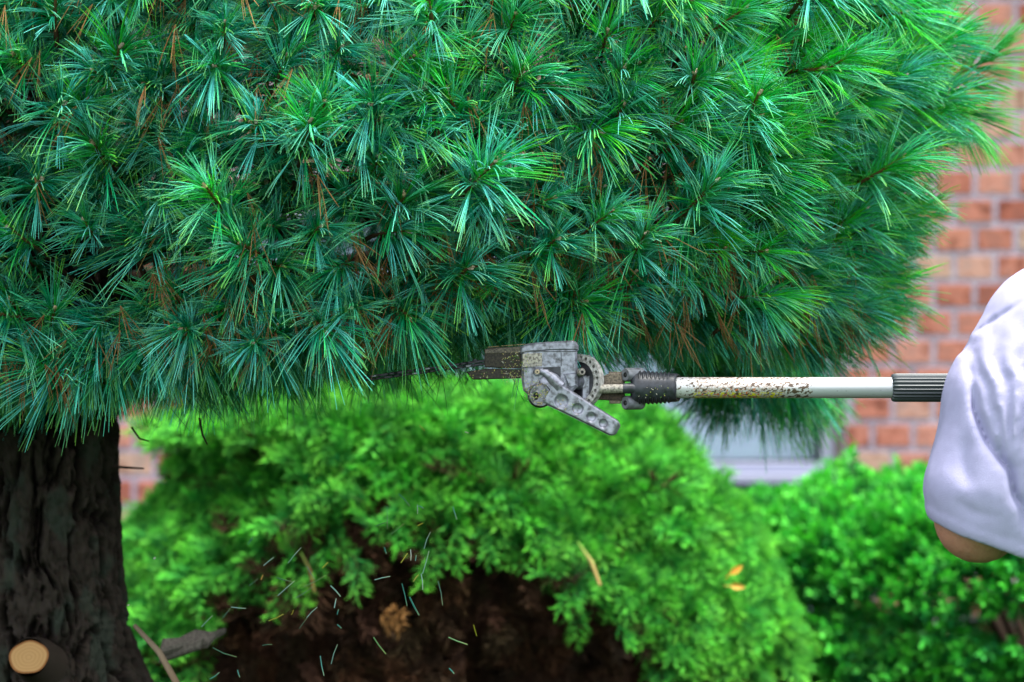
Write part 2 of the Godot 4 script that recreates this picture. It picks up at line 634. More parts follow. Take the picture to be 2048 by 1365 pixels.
func brown_mesh() -> ArrayMesh:
	var b := MB.new()
	for k in 5:
		var c := Color(0.30, 0.13, 0.045).lerp(Color(0.50, 0.30, 0.12), rng.randf()) * rng.randf_range(0.6, 1.2)
		var v := Vector3(rng.randf_range(-0.5, 0.5), -1, rng.randf_range(-0.3, 0.5)).normalized()
		needle(b, Vector3.ZERO, v, rng.randf_range(0.05, 0.09), 0.1, 0.0008, Vector3(rng.randf_range(-0.15, 0.15), 0, 0), c, c, c * 0.9)
	return b.mesh()

func crown_bottom(x: float) -> float:
	if x < -0.2:
		return remap(clampf(x, -0.8, -0.2), -0.8, -0.2, 0.462, 0.525)
	if x < 0.0:
		return remap(x, -0.2, 0.0, 0.525, 0.545)
	return lerpf(0.545, 0.535, minf(x, 1.0))

func build_pine() -> void:
	var tree := thing("pine_tree", Vector3(-0.765, 0, -0.57))
	tag(tree, "clipped long needled pine with a broad flat bottomed crown and rough dark trunk", "tree")
	var org := tree.position
	# trunk with furrowed plates
	var cells := FastNoiseLite.new()
	cells.seed = 9
	cells.noise_type = FastNoiseLite.TYPE_CELLULAR
	cells.frequency = 1.0
	cells.cellular_return_type = FastNoiseLite.RETURN_DISTANCE2_SUB
	cells.cellular_jitter = 1.0
	var soft := FastNoiseLite.new()
	soft.seed = 10
	soft.frequency = 1.0
	soft.fractal_octaves = 4
	var b := MB.new()
	var NU := 420
	var NV := 460
	for j in NV + 1:
		var y := lerpf(-0.24, 1.12, pow(float(j) / NV, 1.2))
		for k in NU + 1:
			var a := TAU * k / NU
			var flare := exp(-maxf(y + 0.10, 0.0) / 0.10)
			var r := 0.126 - 0.018 * clampf(y, 0.0, 1.0) - 0.07 * smoothstep(0.6, 1.1, y) + flare * (0.055 + 0.04 * cos(a * 5.0 + 0.6) + 0.02 * cos(a * 3.0))
			var p := Vector3(cos(a), 0, sin(a)) * 0.13
			var w := Vector3(p.x, y * 0.27, p.z) * 22.0
			w += Vector3(soft.get_noise_3d(p.x * 9, y * 5, p.z * 9), soft.get_noise_3d(p.x * 9 + 7, y * 5, p.z * 9), soft.get_noise_3d(p.x * 9, y * 5 + 7, p.z * 9)) * 0.55
			var crack := cells.get_noise_3dv(w) + 1.0          # 0 on a furrow
			var plate := smoothstep(0.03, 0.20, crack)
			var fine := soft.get_noise_3d(p.x * 60, y * 34, p.z * 60)
			var scale := soft.get_noise_3d(p.x * 22 + 3, y * 30, p.z * 22)
			var chips: float = smoothstep(0.04, 0.16, cells.get_noise_3d(w.x * 1.9 + 40.0, w.y * 3.2, w.z * 1.9) + 1.0)
			r += 0.022 * plate + 0.004 * chips * plate - 0.019 + 0.0026 * fine + 0.005 * scale
			var lichen := smoothstep(0.05, 0.35, soft.get_noise_3d(p.x * 14 + 20, y * 9, p.z * 14)) * plate
			b.col = Color(0.007, 0.0045, 0.0035).lerp(Color(0.036, 0.028, 0.023), plate * (0.55 + 0.3 * chips + 0.7 * fine)).lerp(Color(0.034, 0.046, 0.035), lichen * 0.6)
			b.vert(Vector3(cos(a) * r + 0.02 * y, y, sin(a) * r), Vector3(cos(a), 0, sin(a)), Vector2(a, y))
	for j in NV:
		for k in NU:
			var q := j * (NU + 1) + k
			b.quad(q, q + 1, q + NU + 2, q + NU + 1)
	b.smooth()
	for j in NV + 1:
		b.n[j * (NU + 1) + NU] = b.n[j * (NU + 1)]
	part("trunk", b.mesh(), tinted(0.95, 0.25), tree)
	# a sawn branch stub low on the trunk
	var stub_at := at(57, 1316, -0.375) - org
	b = MB.new()
	b.col = Color(0.05, 0.036, 0.028)
	var face_dir := Vector3(-0.12, 0.22, 1).normalized()
	b.tube(PackedVector3Array([stub_at - face_dir * 0.12 + Vector3(0.01, -0.02, 0), stub_at - face_dir * 0.04, stub_at - face_dir * 0.004, stub_at + face_dir * 0.001]), PackedFloat32Array([0.045, 0.036, 0.0315, 0.0296]), 22)
	var stub := part("branch_stub", b.mesh(), tinted(0.95, 0.2), tree)
	b = MB.new()
	var turn := Basis(Quaternion(Vector3(0, 0, 1), face_dir))
	for k in 15:
		var rr := 0.0300 * k / 14.0
		var t: float = 0.55 + 0.22 * sin(k * 2.3) if k < 13 else -0.3
		b.col = Color(0.33, 0.16, 0.06).lerp(Color(0.55, 0.33, 0.14), t) * (1.0 - 0.25 * smoothstep(0.5, 0.8, bumps.get_noise_2d(k * 60.0, 7.0)))
		for s in 32:
			var a := TAU * s / 32
			var wob := 1.0 + 0.05 * sin(a * 2.0 + 1.0) + 0.025 * sin(a * 5.0)
			b.vert(stub_at + turn * Vector3(cos(a) * rr * wob, sin(a) * rr * wob * 0.88, 0.0022 + 0.0006 * sin(k * 2.3)), face_dir)
	for k in 14:
		for s in 32:
			b.quad(k * 32 + s, k * 32 + (s + 1) % 32, (k + 1) * 32 + (s + 1) % 32, (k + 1) * 32 + s)
	part("cut_face", b.mesh(), tinted(0.8, 0.3), stub)
	# limbs
	var limb_mat := tinted(0.95, 0.2)
	for k in 13:
		b = MB.new()
		var a := TAU * k / 13.0 + 0.2
		var y0 := 0.52 + 0.06 * (k % 7)
		var end := Vector3(CX + 0.78 * cos(a), 0.70 + 0.045 * (k % 9), CZ + 0.32 * sin(a)) - org
		var pts := PackedVector3Array()
		var rad := PackedFloat32Array()
		for j in 9:
			var t := j / 8.0
			pts.append(Vector3(0.01, y0, 0).lerp(end, t) + Vector3(sin(t * 7 + k), sin(t * 5 + k * 2) - t * (1 - t) * 2.0, cos(t * 6 + k)) * 0.02)
			rad.append(lerpf(0.032, 0.006, pow(t, 0.7)))
		b.col = Color(0.045, 0.032, 0.024)
		b.tube(pts, rad, 8)
		part("limb", b.mesh(), limb_mat, tree)
	# shoots
	var bins := [-0.75, -0.35, 0.0, 0.3, 0.6, 0.95]
	var forms := []
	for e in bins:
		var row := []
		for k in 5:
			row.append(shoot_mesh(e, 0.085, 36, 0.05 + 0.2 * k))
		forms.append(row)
	var long_forms := []
	for k in 4:
		long_forms.append(shoot_mesh(0.45, 0.19, 46, 0.55))
	var found := []      # [position, basis, bin, form, layer]
	var lump := FastNoiseLite.new()
	lump.seed = 44
	lump.frequency = 3.2
	for layer in 4:
		var inset: float = [0.0, 0.055, 0.12, 0.22][layer]
		var step: float = [0.073, 0.071, 0.078, 0.10][layer]
		var rows := int(0.68 / step)
		for j in rows:
			var around := int(4.9 / step)
			for k in around:
				var a := TAU * (k + rng.randf() + 0.5 * (j % 2)) / around
				var back := sin(a) < -0.35
				if back and rng.randf() < 0.6:
					continue
				var x0 := CX + RX * cos(a)
				var yb := crown_bottom(x0)
				var y := yb + (j + rng.randf()) * step
				var e := clampf((yb + 0.13 - y) / 0.13, 0.0, 1.0)
				var cut := inset + (lerpf(0.06, 0.13, smoothstep(-0.3, 0.0, x0)) - 0.10 * smoothstep(0.15, 0.4, x0)) * (1.0 - sqrt(1.0 - e * e * 0.97)) + 0.05 * lump.get_noise_3d(cos(a), y, sin(a)) + rng.randf_range(-0.018, 0.018)
				cut += 0.25 * smoothstep(1.02, 1.3, y) - 0.07 * smoothstep(0.72, 0.95, y) * smoothstep(0.3, 0.8, cos(a))
				var p := Vector3(CX + (RX - cut) * cos(a), y, CZ + (RZ - cut) * sin(a))
				var nn := Vector3(cos(a) / RX, 0, sin(a) / RZ).normalized()
				var dir := nn + Vector3(0, 0.45 - 0.45 * e, 0) + Vector3(rng.randf_range(-1, 1), rng.randf_range(-1, 1), rng.randf_range(-1, 1)) * 0.60
				if cos(a) > 0.2:
					dir += Vector3(0.25, 0.18, 0) * cos(a)
				found.append([p, dir.normalized(), layer])
	for k in 420:          # the top
		var a := rng.randf() * TAU
		var q := sqrt(rng.randf()) * 0.85
		var p := Vector3(CX + RX * q * cos(a), 1.16 + rng.randf_range(-0.06, 0.04) - 0.08 * q * q, CZ + RZ * q * sin(a))
		found.append([p, Vector3(rng.randf_range(-0.5, 0.5), 1, rng.randf_range(-0.5, 0.5)).normalized(), 2])
	for k in 480:          # the underside
		var a := rng.randf() * TAU
		var q := sqrt(rng.randf()) * 0.93
		var p := Vector3(CX + 0.97 * RX * q * cos(a), 0, CZ + 0.94 * RZ * q * sin(a))
		p.y = crown_bottom(p.x) + 0.02 + rng.randf_range(-0.02, 0.05)
		found.append([p, Vector3(cos(a) * 0.8 + rng.randf_range(-0.4, 0.4), rng.randf_range(-0.45, 0.25), sin(a) * 0.8 + rng.randf_range(-0.4, 0.4)).normalized(), 2])
	for k in 28:           # a lower bough hanging at the far side
		var d := Vector3(rng.randfn(), rng.randfn(), rng.randfn()).normalized()
		if d.y > 0.5:
			continue
		found.append([Vector3(0.405, 0.482, -0.86) + d * Vector3(0.10, 0.045, 0.07), (d + Vector3(0, -0.35, 0.2)).normalized(), 2])
	# a thin place in the crown where the wall shows through
	found = found.filter(func(q): return Vector2((q[0].x + 0.584 - 0.146 * q[0].z) * 0.8, q[0].y - 0.609 + 0.022 * q[0].z).length() > 0.062)
	# the cut has cleared the shoots in front of the gearbox
	found = found.filter(func(q): return not (q[0].z > -0.09 and q[0].x > -0.13 and q[0].x < 0.07 and q[0].y < 0.585))
	var mats := []
	for q in [Vector3(1, 1, 1), Vector3(0.85, 0.92, 1.15), Vector3(1.35, 1.18, 0.8), Vector3(1.1, 0.9, 0.9)]:
		var m := tinted(0.5, 0.22, 0.2)
		m.albedo_color = lin(minf(q.x, 1.0) * 0.95, minf(q.y, 1.0) * 0.95, minf(q.z, 1.0) * 0.95)
		mats.append(m)
	var loose := tinted(0.5, 0.22, 0.2)
	var near := []
	for s in found:
		var p: Vector3 = s[0]
		var k := S * (DIST - p.z) / DIST
		var px := p.x / k + 1024.0
		var py := 682.5 - (p.y - EYE) / k
		s.append(p.z if s[2] < 2 and px > -60 and px < 2080 and py > -70 and py < 900 else -99.0)
	found.sort_custom(func(p, q): return p[3] > q[3])
	var where := {}
	var tint := {}
	for k in found.size():
		var p: Vector3 = found[k][0]
		var dir: Vector3 = found[k][1]
		var elev := asin(clampf(dir.y, -1, 1))
		var bin := 0
		for j in bins.size():
			if absf(bins[j] - elev) < absf(bins[bin] - elev):
				bin = j
		# sunlight put into the colour: brighter, limer shoots towards the crown's upper right
		var sun_tint := clampf(0.40 + 0.85 * (p.x - 0.1) + 1.0 * (p.y - 0.75), 0.0, 1.1)
		var form := clampi(int((sun_tint + rng.randf_range(-0.35, 0.35)) * 5.0), 0, 4)
		var xf := Transform3D(Basis(Vector3.UP, atan2(dir.x, dir.z)) * Basis.from_scale(Vector3.ONE * rng.randf_range(0.68, 1.2)), p - org)
		if k < 300:
			var long := p.y > 0.62 and rng.randf() < (0.36 if p.x > 0.1 else 0.2)
			if long:
				xf.origin += dir * 0.035
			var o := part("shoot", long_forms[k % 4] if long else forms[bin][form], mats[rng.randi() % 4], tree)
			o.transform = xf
		else:
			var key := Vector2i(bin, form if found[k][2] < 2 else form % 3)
			if not where.has(key):
				where[key] = []
				tint[key] = []
			where[key].append(xf)
			var g := rng.randf_range(0.7, 1.1)
			tint[key].append(Color(g * rng.randf_range(0.85, 1.1), g, g * rng.randf_range(0.85, 1.15)))
	var home: Node = tree
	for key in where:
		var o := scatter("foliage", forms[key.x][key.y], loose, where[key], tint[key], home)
		if home == tree:
			home = o
	# two bare stemmed shoots that reach past the crown at the upper right
	for q in [[at(1852, 192, -0.62), at(1992, 108, -0.60)], [at(1858, 200, -0.62), at(1938, 236, -0.58)], [at(1848, 192, -0.62), at(1872, 120, -0.62)], [at(1740, 240, -0.62), at(1852, 192, -0.62)]]:
		var d: Vector3 = q[1] - q[0]
		var L := d.length()
		var u := d / L
		b = MB.new()
		b.tube(PackedVector3Array([q[0] - org, q[0] + d * 0.5 - org + Vector3(0, 0.002, 0), q[1] - org]), PackedFloat32Array([0.0035, 0.003, 0.0024]), 6, PackedColorArray([Color(0.05, 0.03, 0.02), Color(0.09, 0.05, 0.03), Color(0.16, 0.09, 0.045)]))
		if q[0].x < q[1].x - 0.01 or true:
			var n := 30 if L > 0.07 else 20
			for k in n:
				var t := rng.randf_range(0.35, 1.0)
				var out := u.cross(Vector3(rng.randfn(), rng.randfn(), rng.randfn())).normalized()
				var lean := lerpf(1.0, 0.35, t)
				for w in 5:
					var v := (u * cos(lean) + out * sin(lean) + Vector3(rng.randfn(), rng.randfn(), rng.randfn()) * 0.07).normalized()
					needle(b, q[0] + d * t - org, v, rng.randf_range(0.08, 0.11), 0.16, 0.0008, Vector3.ZERO, Color(0.06, 0.26, 0.02), Color(0.02, 0.36, 0.09), Color(0.14, 0.46, 0.05))
		part("shoot", b.mesh(), loose, tree)
	# dead needles caught among the shoots, hanging wisps under the crown
	var husk := []
	for k in 4:
		husk.append(brown_mesh())
	var dead := tinted(0.7, 0.3, 0.15)
	for k in 4:
		var w := []
		var c := []
		for j in 130:
			var x := rng.randf_range(-0.78, 0.55)
			var low := rng.randf() < 0.65
			var y := crown_bottom(x) + (rng.randf_range(0.0, 0.16) if low else rng.randf_range(0.1, 0.6))
			var z := CZ + RZ * sqrt(maxf(0.02, 1.0 - pow((x - CX) / RX, 2.0))) - rng.randf_range(-0.05, 0.06) - (0.05 if low else 0.0)
			if x > -0.15 and x < 0.08 and y < 0.62:
				continue
			if x < -0.5 and y > 0.57 and y < 0.74:
				continue
			w.append(Transform3D(Basis(Vector3.UP, rng.randf_range(-1.2, 1.2)) * Basis(Vector3.FORWARD, rng.randf_range(-0.7, 0.7)) * Basis.from_scale(Vector3.ONE * rng.randf_range(0.7, 1.05)), Vector3(x, y, z) - org))
			c.append(Color(1, 1, 1) * rng.randf_range(0.6, 1.1))
		for j in 2:      # bunches of dead needles where branchlets died
			for s in [Vector3(866, 520, -0.06), Vector3(1385, 505, -0.20), Vector3(905, 560, -0.06), Vector3(720, 640, -0.06)]:
				w.append(Transform3D(Basis(Vector3.FORWARD, rng.randf_range(-0.9, 0.7)), at(s.x + rng.randf_range(-45, 45), s.y + rng.randf_range(-45, 25), s.z + rng.randf_range(-0.02, 0.05)) - org))
				c.append(Color(1.0, 1.0, 0.95) * rng.randf_range(0.6, 1.1))
		scatter("dead_needles", husk[k], dead, w, c, tree)
	b = MB.new()
	for k in 95:
		var p := at(rng.randf_range(260, 1000), 0, rng.randf_range(-0.25, 0.0))
		p.y = crown_bottom(p.x) - rng.randf_range(0.0, 0.035)
		var v := Vector3(rng.randf_range(-1.1, 1.1), -1, rng.randf_range(-0.4, 0.4)).normalized()
		var c := Color(0.02, 0.11, 0.03) * rng.randf_range(0.5, 1.4)
		needle(b, p - org, v, rng.randf_range(0.05, 0.10), 0.05, 0.0006, Vector3(rng.randf_range(-0.1, 0.1), 0, 0), c, c, c)
	part("wisps", b.mesh(), loose, tree, "stuff")
	for q in [[at(262, 855, -0.3), at(278, 878, -0.3), at(297, 883, -0.3), 0.0016], [at(398, 836, -0.15), at(404, 870, -0.15), at(414, 890, -0.15), 0.0016], [at(224, 934, -0.45), at(255, 936, -0.43), at(287, 938, -0.42), 0.0022], [at(120, 845, -0.35), at(135, 905, -0.35), at(150, 950, -0.35), 0.002]]:
		b = MB.new()
		b.col = Color(0.03, 0.022, 0.016)
		b.tube(PackedVector3Array([q[0] - org, q[1] - org, q[2] - org]), PackedFloat32Array([q[3], q[3] * 0.9, q[3] * 0.6]), 6, PackedColorArray(), true)
		part("dead_twig", b.mesh(), limb_mat, tree)

# ------------------------------------------------------------------ juniper
func spray_mesh(dead: bool) -> ArrayMesh:
	var b := MB.new()
	var L := rng.randf_range(0.10, 0.16)
	var droop := rng.randf_range(0.05, 0.35)
	var spine := PackedVector3Array()
	for k in 7:
		var t := k / 6.0
		spine.append(Vector3(0.01 * sin(t * 5), -droop * L * t * t, L * t))
	var wood := Color(0.06, 0.035, 0.02) if dead else Color(0.045, 0.10, 0.012)
	b.tube(spine, PackedFloat32Array([0.0016, 0.0015, 0.0014, 0.0012, 0.001, 0.0009, 0.0005]), 3, PackedColorArray([wood, wood, wood, wood, wood, wood, wood]))
	for k in 21:
		var t := 0.10 + 0.88 * k / 21.0
		var p := spine[int(t * 6)].lerp(spine[mini(int(t * 6) + 1, 6)], fmod(t * 6, 1.0))
		var a := k * 2.2 + rng.randf_range(-0.6, 0.6)
		var out := Vector3(cos(a), sin(a) * 0.55 + 0.15, 0.75 + rng.randf_range(-0.2, 0.3)).normalized()
		var l := L * lerpf(0.46, 0.16, t) * rng.randf_range(0.7, 1.15)
		for j in 7:
			var u := (j + 0.5) / 7.0
			var q := p + out * l * u + Vector3.DOWN * l * u * u * 0.2
			var w := (out * 0.9 + Vector3(rng.randf_range(-1, 1), rng.randf_range(-1, 1), rng.randf_range(-1, 1)) * 0.42).normalized()
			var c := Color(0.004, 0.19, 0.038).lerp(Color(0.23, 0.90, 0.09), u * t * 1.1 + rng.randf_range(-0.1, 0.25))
			if dead:
				c = Color(0.030, 0.018, 0.011).lerp(Color(0.17, 0.10, 0.055), rng.randf() * rng.randf())
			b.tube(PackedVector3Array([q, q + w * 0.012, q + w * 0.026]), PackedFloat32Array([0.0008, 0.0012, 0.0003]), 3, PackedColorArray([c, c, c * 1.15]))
	return b.mesh()

func build_juniper() -> void:
	var org := Vector3(-0.225, BED, -1.75)
	var bush := thing("juniper_shrub", org)
	tag(bush, "wide clipped juniper with bright feathery top and bare brown underside behind the trimmer", "shrub")
	var b: MB
	var stem_mat := tinted(0.95, 0.2)
	for k in 16:
		b = MB.new()
		var a := TAU * k / 16.0 + rng.randf_range(-0.2, 0.2)
		var end := Vector3(cos(a) * rng.randf_range(0.3, 0.62), rng.randf_range(0.25, 0.44), sin(a) * rng.randf_range(0.2, 0.42))
		var pts := PackedVector3Array()
		var rad := PackedFloat32Array()
		for j in 7:
			var t := j / 6.0
			pts.append(Vector3(cos(a) * 0.05, -0.03, sin(a) * 0.04).lerp(end, t) + Vector3(sin(t * 9 + k), sin(t * 7 + k), cos(t * 8 + k)) * 0.014)
			rad.append(lerpf(0.014, 0.004, t))
		b.col = Color(0.05, 0.032, 0.022)
		b.tube(pts, rad, 7)
		part("stem", b.mesh(), stem_mat, bush)
	var lump := FastNoiseLite.new()
	lump.seed = 70
	lump.frequency = 3.5
	var live := []
	var dry := []
	for k in 7:
		live.append(spray_mesh(false))
	for k in 4:
		dry.append(spray_mesh(true))
	var w := []
	var c := []
	for k in 11:
		w.append([])
		c.append([])
	for k in 17000:
		var a := rng.randf() * TAU
		var h: float
		var p: Vector3
		var nn: Vector3
		var H := 0.53
		var deep := 0.0 if k < 11000 else rng.randf_range(0.03, 0.12)
		if rng.randf() < 0.62:
			h = rng.randf()
			var rho := 1.0 - (0.40 * pow(h, 2.1) if cos(a) > -0.3 else 0.60 * pow(h, 1.1))
			nn = Vector3(cos(a) / 0.8, 1.0, sin(a) / 0.55).normalized()
			p = Vector3(cos(a) * 0.76 * rho, h * H, sin(a) * 0.55 * rho)
		else:
			var q := sqrt(rng.randf()) * 0.62
			h = 1.0
			nn = Vector3(cos(a) * 0.3, 1, sin(a) * 0.3).normalized()
			p = Vector3(cos(a) * 0.74 * q, H * (0.96 + 0.10 * (1.0 - q * q / 0.38)), sin(a) * 0.55 * q)
		p += nn * (0.055 * lump.get_noise_3dv(p * 2.2) + 0.02 * lump.get_noise_3dv(p * 7.0) - deep)
		var gx := org.x + p.x
		# the skirt is open at the front: bare wood and dead sprays show there
		var skirt := 0.0
		if p.z > 0.0:
			skirt = (0.20 * smoothstep(-0.68, -0.50, gx) + 0.12 * smoothstep(-0.50, -0.25, gx)) * (1.0 - smoothstep(-0.02, 0.30, gx)) + 0.09 * lump.get_noise_2d(gx * 4.0, 9.0) + 0.05 * lump.get_noise_2d(gx * 14.0, 3.0)
			if gx > 0.13 and gx < 0.27:
				skirt = maxf(skirt, 0.15)
		if p.y < 0.02 and k % 3:
			continue
		var brown := p.y < skirt
		if brown and deep == 0.0:
			if rng.randf() < 0.55:
				continue
			p.z -= 0.05 + 0.3 * maxf(0.0, skirt - p.y)
		var dir := nn * rng.randf_range(0.1, 0.5) + nn.cross(Vector3(rng.randfn(), rng.randfn() * 0.6, rng.randfn())).normalized() + Vector3(0.15, -0.1, 0.1)
		var bs := Basis.looking_at(-dir.normalized(), Vector3.UP) * Basis(Vector3(0, 0, 1), rng.randf_range(-0.8, 0.8)) * Basis.from_scale(Vector3.ONE * rng.randf_range(0.40, 0.74))
		var f := rng.randi() % 7
		if brown or (deep > 0.05 and rng.randf() < 0.25) or (p.y < skirt + 0.07 and rng.randf() < 0.45) or rng.randf() < 0.012:
			f = 7 + rng.randi() % 4
			p -= nn * 0.02
		var g := rng.randf_range(0.65, 1.1) * (1.0 + 0.25 * lump.get_noise_3dv(p * 3.0 + Vector3(5, 0, 0)))
		w[f].append(Transform3D(bs, p))
		c[f].append(Color(g * rng.randf_range(0.8, 1.25), g, g * rng.randf_range(0.8, 1.2)))
	for k in 2600:       # the dead thatch inside
		var a := rng.randf() * TAU
		var q := sqrt(rng.randf()) * 0.70
		var p := Vector3(cos(a) * 0.8 * q, rng.randf_range(0.0, 0.36), sin(a) * 0.50 * q)
		if p.x < -0.32 and p.y > 0.16:
			continue
		var f := 7 + rng.randi() % 4
		w[f].append(Transform3D(Basis.from_euler(Vector3(rng.randf_range(-1.5, 1.5), rng.randf() * TAU, 0)) * Basis.from_scale(Vector3.ONE * rng.randf_range(0.6, 1.2)), p))
		c[f].append(Color(1, 1, 1) * rng.randf_range(0.3, 0.9))
	var green := tinted(0.6, 0.25, 0.3)
	var brown_mat := tinted(0.9, 0.2)
	var home: Node = bush
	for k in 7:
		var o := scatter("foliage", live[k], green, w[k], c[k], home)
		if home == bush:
			home = o
	home = bush
	for k in 4:
		var o := scatter("dead_sprays", dry[k], brown_mat, w[7 + k], c[7 + k], home)
		if home == bush:
			home = o
	# a tuft of tan dead foliage, stray yellow stalks and a few yellowed leaves caught on it
	b = MB.new()
	for k in 60:
		var p := at(787 + rng.randfn() * 13, 1238 + rng.randfn() * 13, -1.16) - org
		b.col = Color(0.42, 0.21, 0.07) * rng.randf_range(0.6, 1.1)
		var v := Vector3(rng.randfn(), rng.randfn() - 0.6, rng.randfn()).normalized() * 0.016
		b.tube(PackedVector3Array([p, p + v * 0.5, p + v]), PackedFloat32Array([0.0014, 0.0024, 0.0006]), 4)
	part("dead_tuft", b.mesh(), brown_mat, bush)
	for q in [[at(1155, 1085, -1.24), at(1200, 1172, -1.20), 0.0045], [at(935, 915, -1.40), at(1000, 955, -1.37), 0.004], [at(600, 1105, -1.20), at(628, 1185, -1.20), 0.003]]:
		b = MB.new()
		var pale := Color(0.33, 0.30, 0.10) if q[2] > 0.003 else Color(0.22, 0.12, 0.06)
		b.tube(PackedVector3Array([q[0] - org, (q[0] + q[1]) * 0.5 - org + Vector3(0.004, 0.004, 0), q[1] - org]), PackedFloat32Array([q[2] * 0.5, q[2], q[2] * 0.6]), 5, PackedColorArray([Color(0.12, 0.28, 0.04), pale, Color(0.42, 0.25, 0.10)]), true)
		part("stalk", b.mesh(), brown_mat, bush)
	for q in [[at(1470, 1143, -1.30), 0.6, Color(0.62, 0.30, 0.03), "yellow orange fallen leaf on the juniper slope, upper of two"], [at(1472, 1174, -1.28), -0.1, Color(0.60, 0.36, 0.04), "small yellow fallen leaf on the juniper slope, lower of two"]]:
		b = MB.new()
		b.col = q[2]
		for f in [-1, 1]:
			b.flat([Vector3(-0.014, 0, 0), Vector3(0, 0.007 * f, 0.003), Vector3(0.012, 0.004 * f, 0.002), Vector3(0.018, 0, 0)], Vector3(0, 0, 1))
		b.tube(PackedVector3Array([Vector3(-0.014, 0, 0), Vector3(-0.022, -0.002, 0.001)]), PackedFloat32Array([0.0008, 0.0005]), 4)
		var o := part("fallen_leaf", b.mesh(), tinted(0.6, 0.4, 0.3))
		o.position = q[0]
		o.rotation = Vector3(-0.3, 0, q[1])
		tag(o, q[3], "leaf")

# ------------------------------------------------------------------ broadleaf shrub
func sprig_mesh() -> ArrayMesh:
	var b := MB.new()
	b.tube(PackedVector3Array([Vector3(0, 0, -0.02), Vector3(0, 0.004, 0.02), Vector3(0, 0.003, 0.055)]), PackedFloat32Array([0.0018, 0.0014, 0.0008]), 4, PackedColorArray([Color(0.06, 0.07, 0.02), Color(0.06, 0.12, 0.02), Color(0.08, 0.2, 0.02)]))
	for k in 15:
		var t := k / 14.0
		var a := k * 2.4
		var u := Vector3(cos(a), sin(a), lerpf(0.1, 1.3, t)).normalized()
		var s := u.cross(Vector3(0.2, 1, 0.1)).normalized()
		var up := s.cross(u).normalized()
		var L := rng.randf_range(0.017, 0.027)
		var W := L * 0.27
		b.col = Color(0.005, 0.20, 0.040).lerp(Color(0.11, 0.70, 0.050), t * rng.randf_range(0.4, 1.1)) * rng.randf_range(0.8, 1.15)
		var p := Vector3(0, 0.002, -0.01 + 0.065 * t)
		for f in [-1.0, 1.0]:
			b.flat([p, p + u * L * 0.35 + s * W * f + up * W * 0.35, p + u * L * 0.75 + s * W * 0.8 * f + up * W * 0.25 , p + u * L - up * L * 0.08], up)
	return b.mesh()

func build_box_shrub() -> void:
	var org := Vector3(1.24, -0.30, -2.3)
	var bush := thing("broadleaf_shrub", org)
	tag(bush, "low spreading shrub with small glossy green leaves beneath the brick wall", "shrub")
	var b: MB
	for k in 14:
		b = MB.new()
		var a := TAU * k / 14.0
		var end := Vector3(cos(a) * 0.5, 0.42, sin(a) * 0.42)
		b.col = Color(0.05, 0.035, 0.024)
		b.tube(PackedVector3Array([Vector3(cos(a) * 0.05, -0.03, sin(a) * 0.05), end * 0.45 + Vector3(0.02, 0.06, 0.01), end]), PackedFloat32Array([0.014, 0.009, 0.004]), 7)
		part("stem", b.mesh(), tinted(0.95, 0.2), bush)
	var forms := []
	for k in 6:
		forms.append(sprig_mesh())
	var lump := FastNoiseLite.new()
	lump.seed = 91
	lump.frequency = 4.0
	var w := []
	var c := []
	for k in 6:
		w.append([])
		c.append([])
	for k in 14000:
		var a := rng.randf() * TAU
		var e := asin(rng.randf_range(-0.75, 1.0))
		var flat_top := pow(absf(sin(e)), 0.5) * signf(sin(e))
		var nn := Vector3(cos(a) * cos(e), sin(e) * 1.2, sin(a) * cos(e)).normalized()
		var r := 1.0 if k < 10000 else rng.randf_range(0.7, 0.97)
		var p := Vector3(cos(a) * pow(cos(e), 0.6) * 0.76 * r, 0.24 + flat_top * 0.235 * r, sin(a) * pow(cos(e), 0.7) * 0.66 * r)
		p += nn * (0.09 * lump.get_noise_3dv(p * 1.6) + 0.04 * lump.get_noise_3dv(p * 5.0))
		if lump.get_noise_3dv(p * 2.6 + Vector3(3, 1, 7)) < -0.28 and r == 1.0:
			continue
		var dir := (nn + Vector3(0, 0.35, 0) + Vector3(rng.randf_range(-1, 1), rng.randf_range(-1, 1), rng.randf_range(-1, 1)) * 0.5).normalized()
		var f := rng.randi() % 6
		w[f].append(Transform3D(Basis.looking_at(-dir, Vector3(0.1, 1, 0.2).normalized()) * Basis(Vector3(0, 0, 1), rng.randf() * TAU) * Basis.from_scale(Vector3.ONE * rng.randf_range(0.6, 0.95)), p))
		var g := rng.randf_range(0.75, 1.1)
		c[f].append(Color(g * rng.randf_range(0.8, 1.2), g, g * rng.randf_range(0.8, 1.3)))
	var m := tinted(0.55, 0.35, 0.35)
	var home: Node = bush
	for k in 6:
		var o := scatter("foliage", forms[k], m, w[k], c[k], home)
		if home == bush:
			home = o

# ------------------------------------------------------------------ pole hedge trimmer
func q2(pts: Array) -> PackedVector2Array:
	var out := PackedVector2Array()
	for p in pts:
		out.append(Vector2(p[0] - 1100.0, 776.0 - p[1]) * S)
	return out

func q3(px: float, py: float, z: float) -> Vector3:
	return Vector3(px - 1100.0, 776.0 - py, z) * S

func rod(b: MB, a: Vector3, c: Vector3, r: float, sides := 20, round := 0.2) -> void:
	var d := c - a
	var e := d.normalized() * r * round
	b.tube(PackedVector3Array([a, a + e * 0.4, a + e, c - e, c - e * 0.4, c]), PackedFloat32Array([r * (1.0 - round), r * (1.0 - round * 0.35), r, r, r * (1.0 - round * 0.35), r * (1.0 - round)]), sides, PackedColorArray(), true)

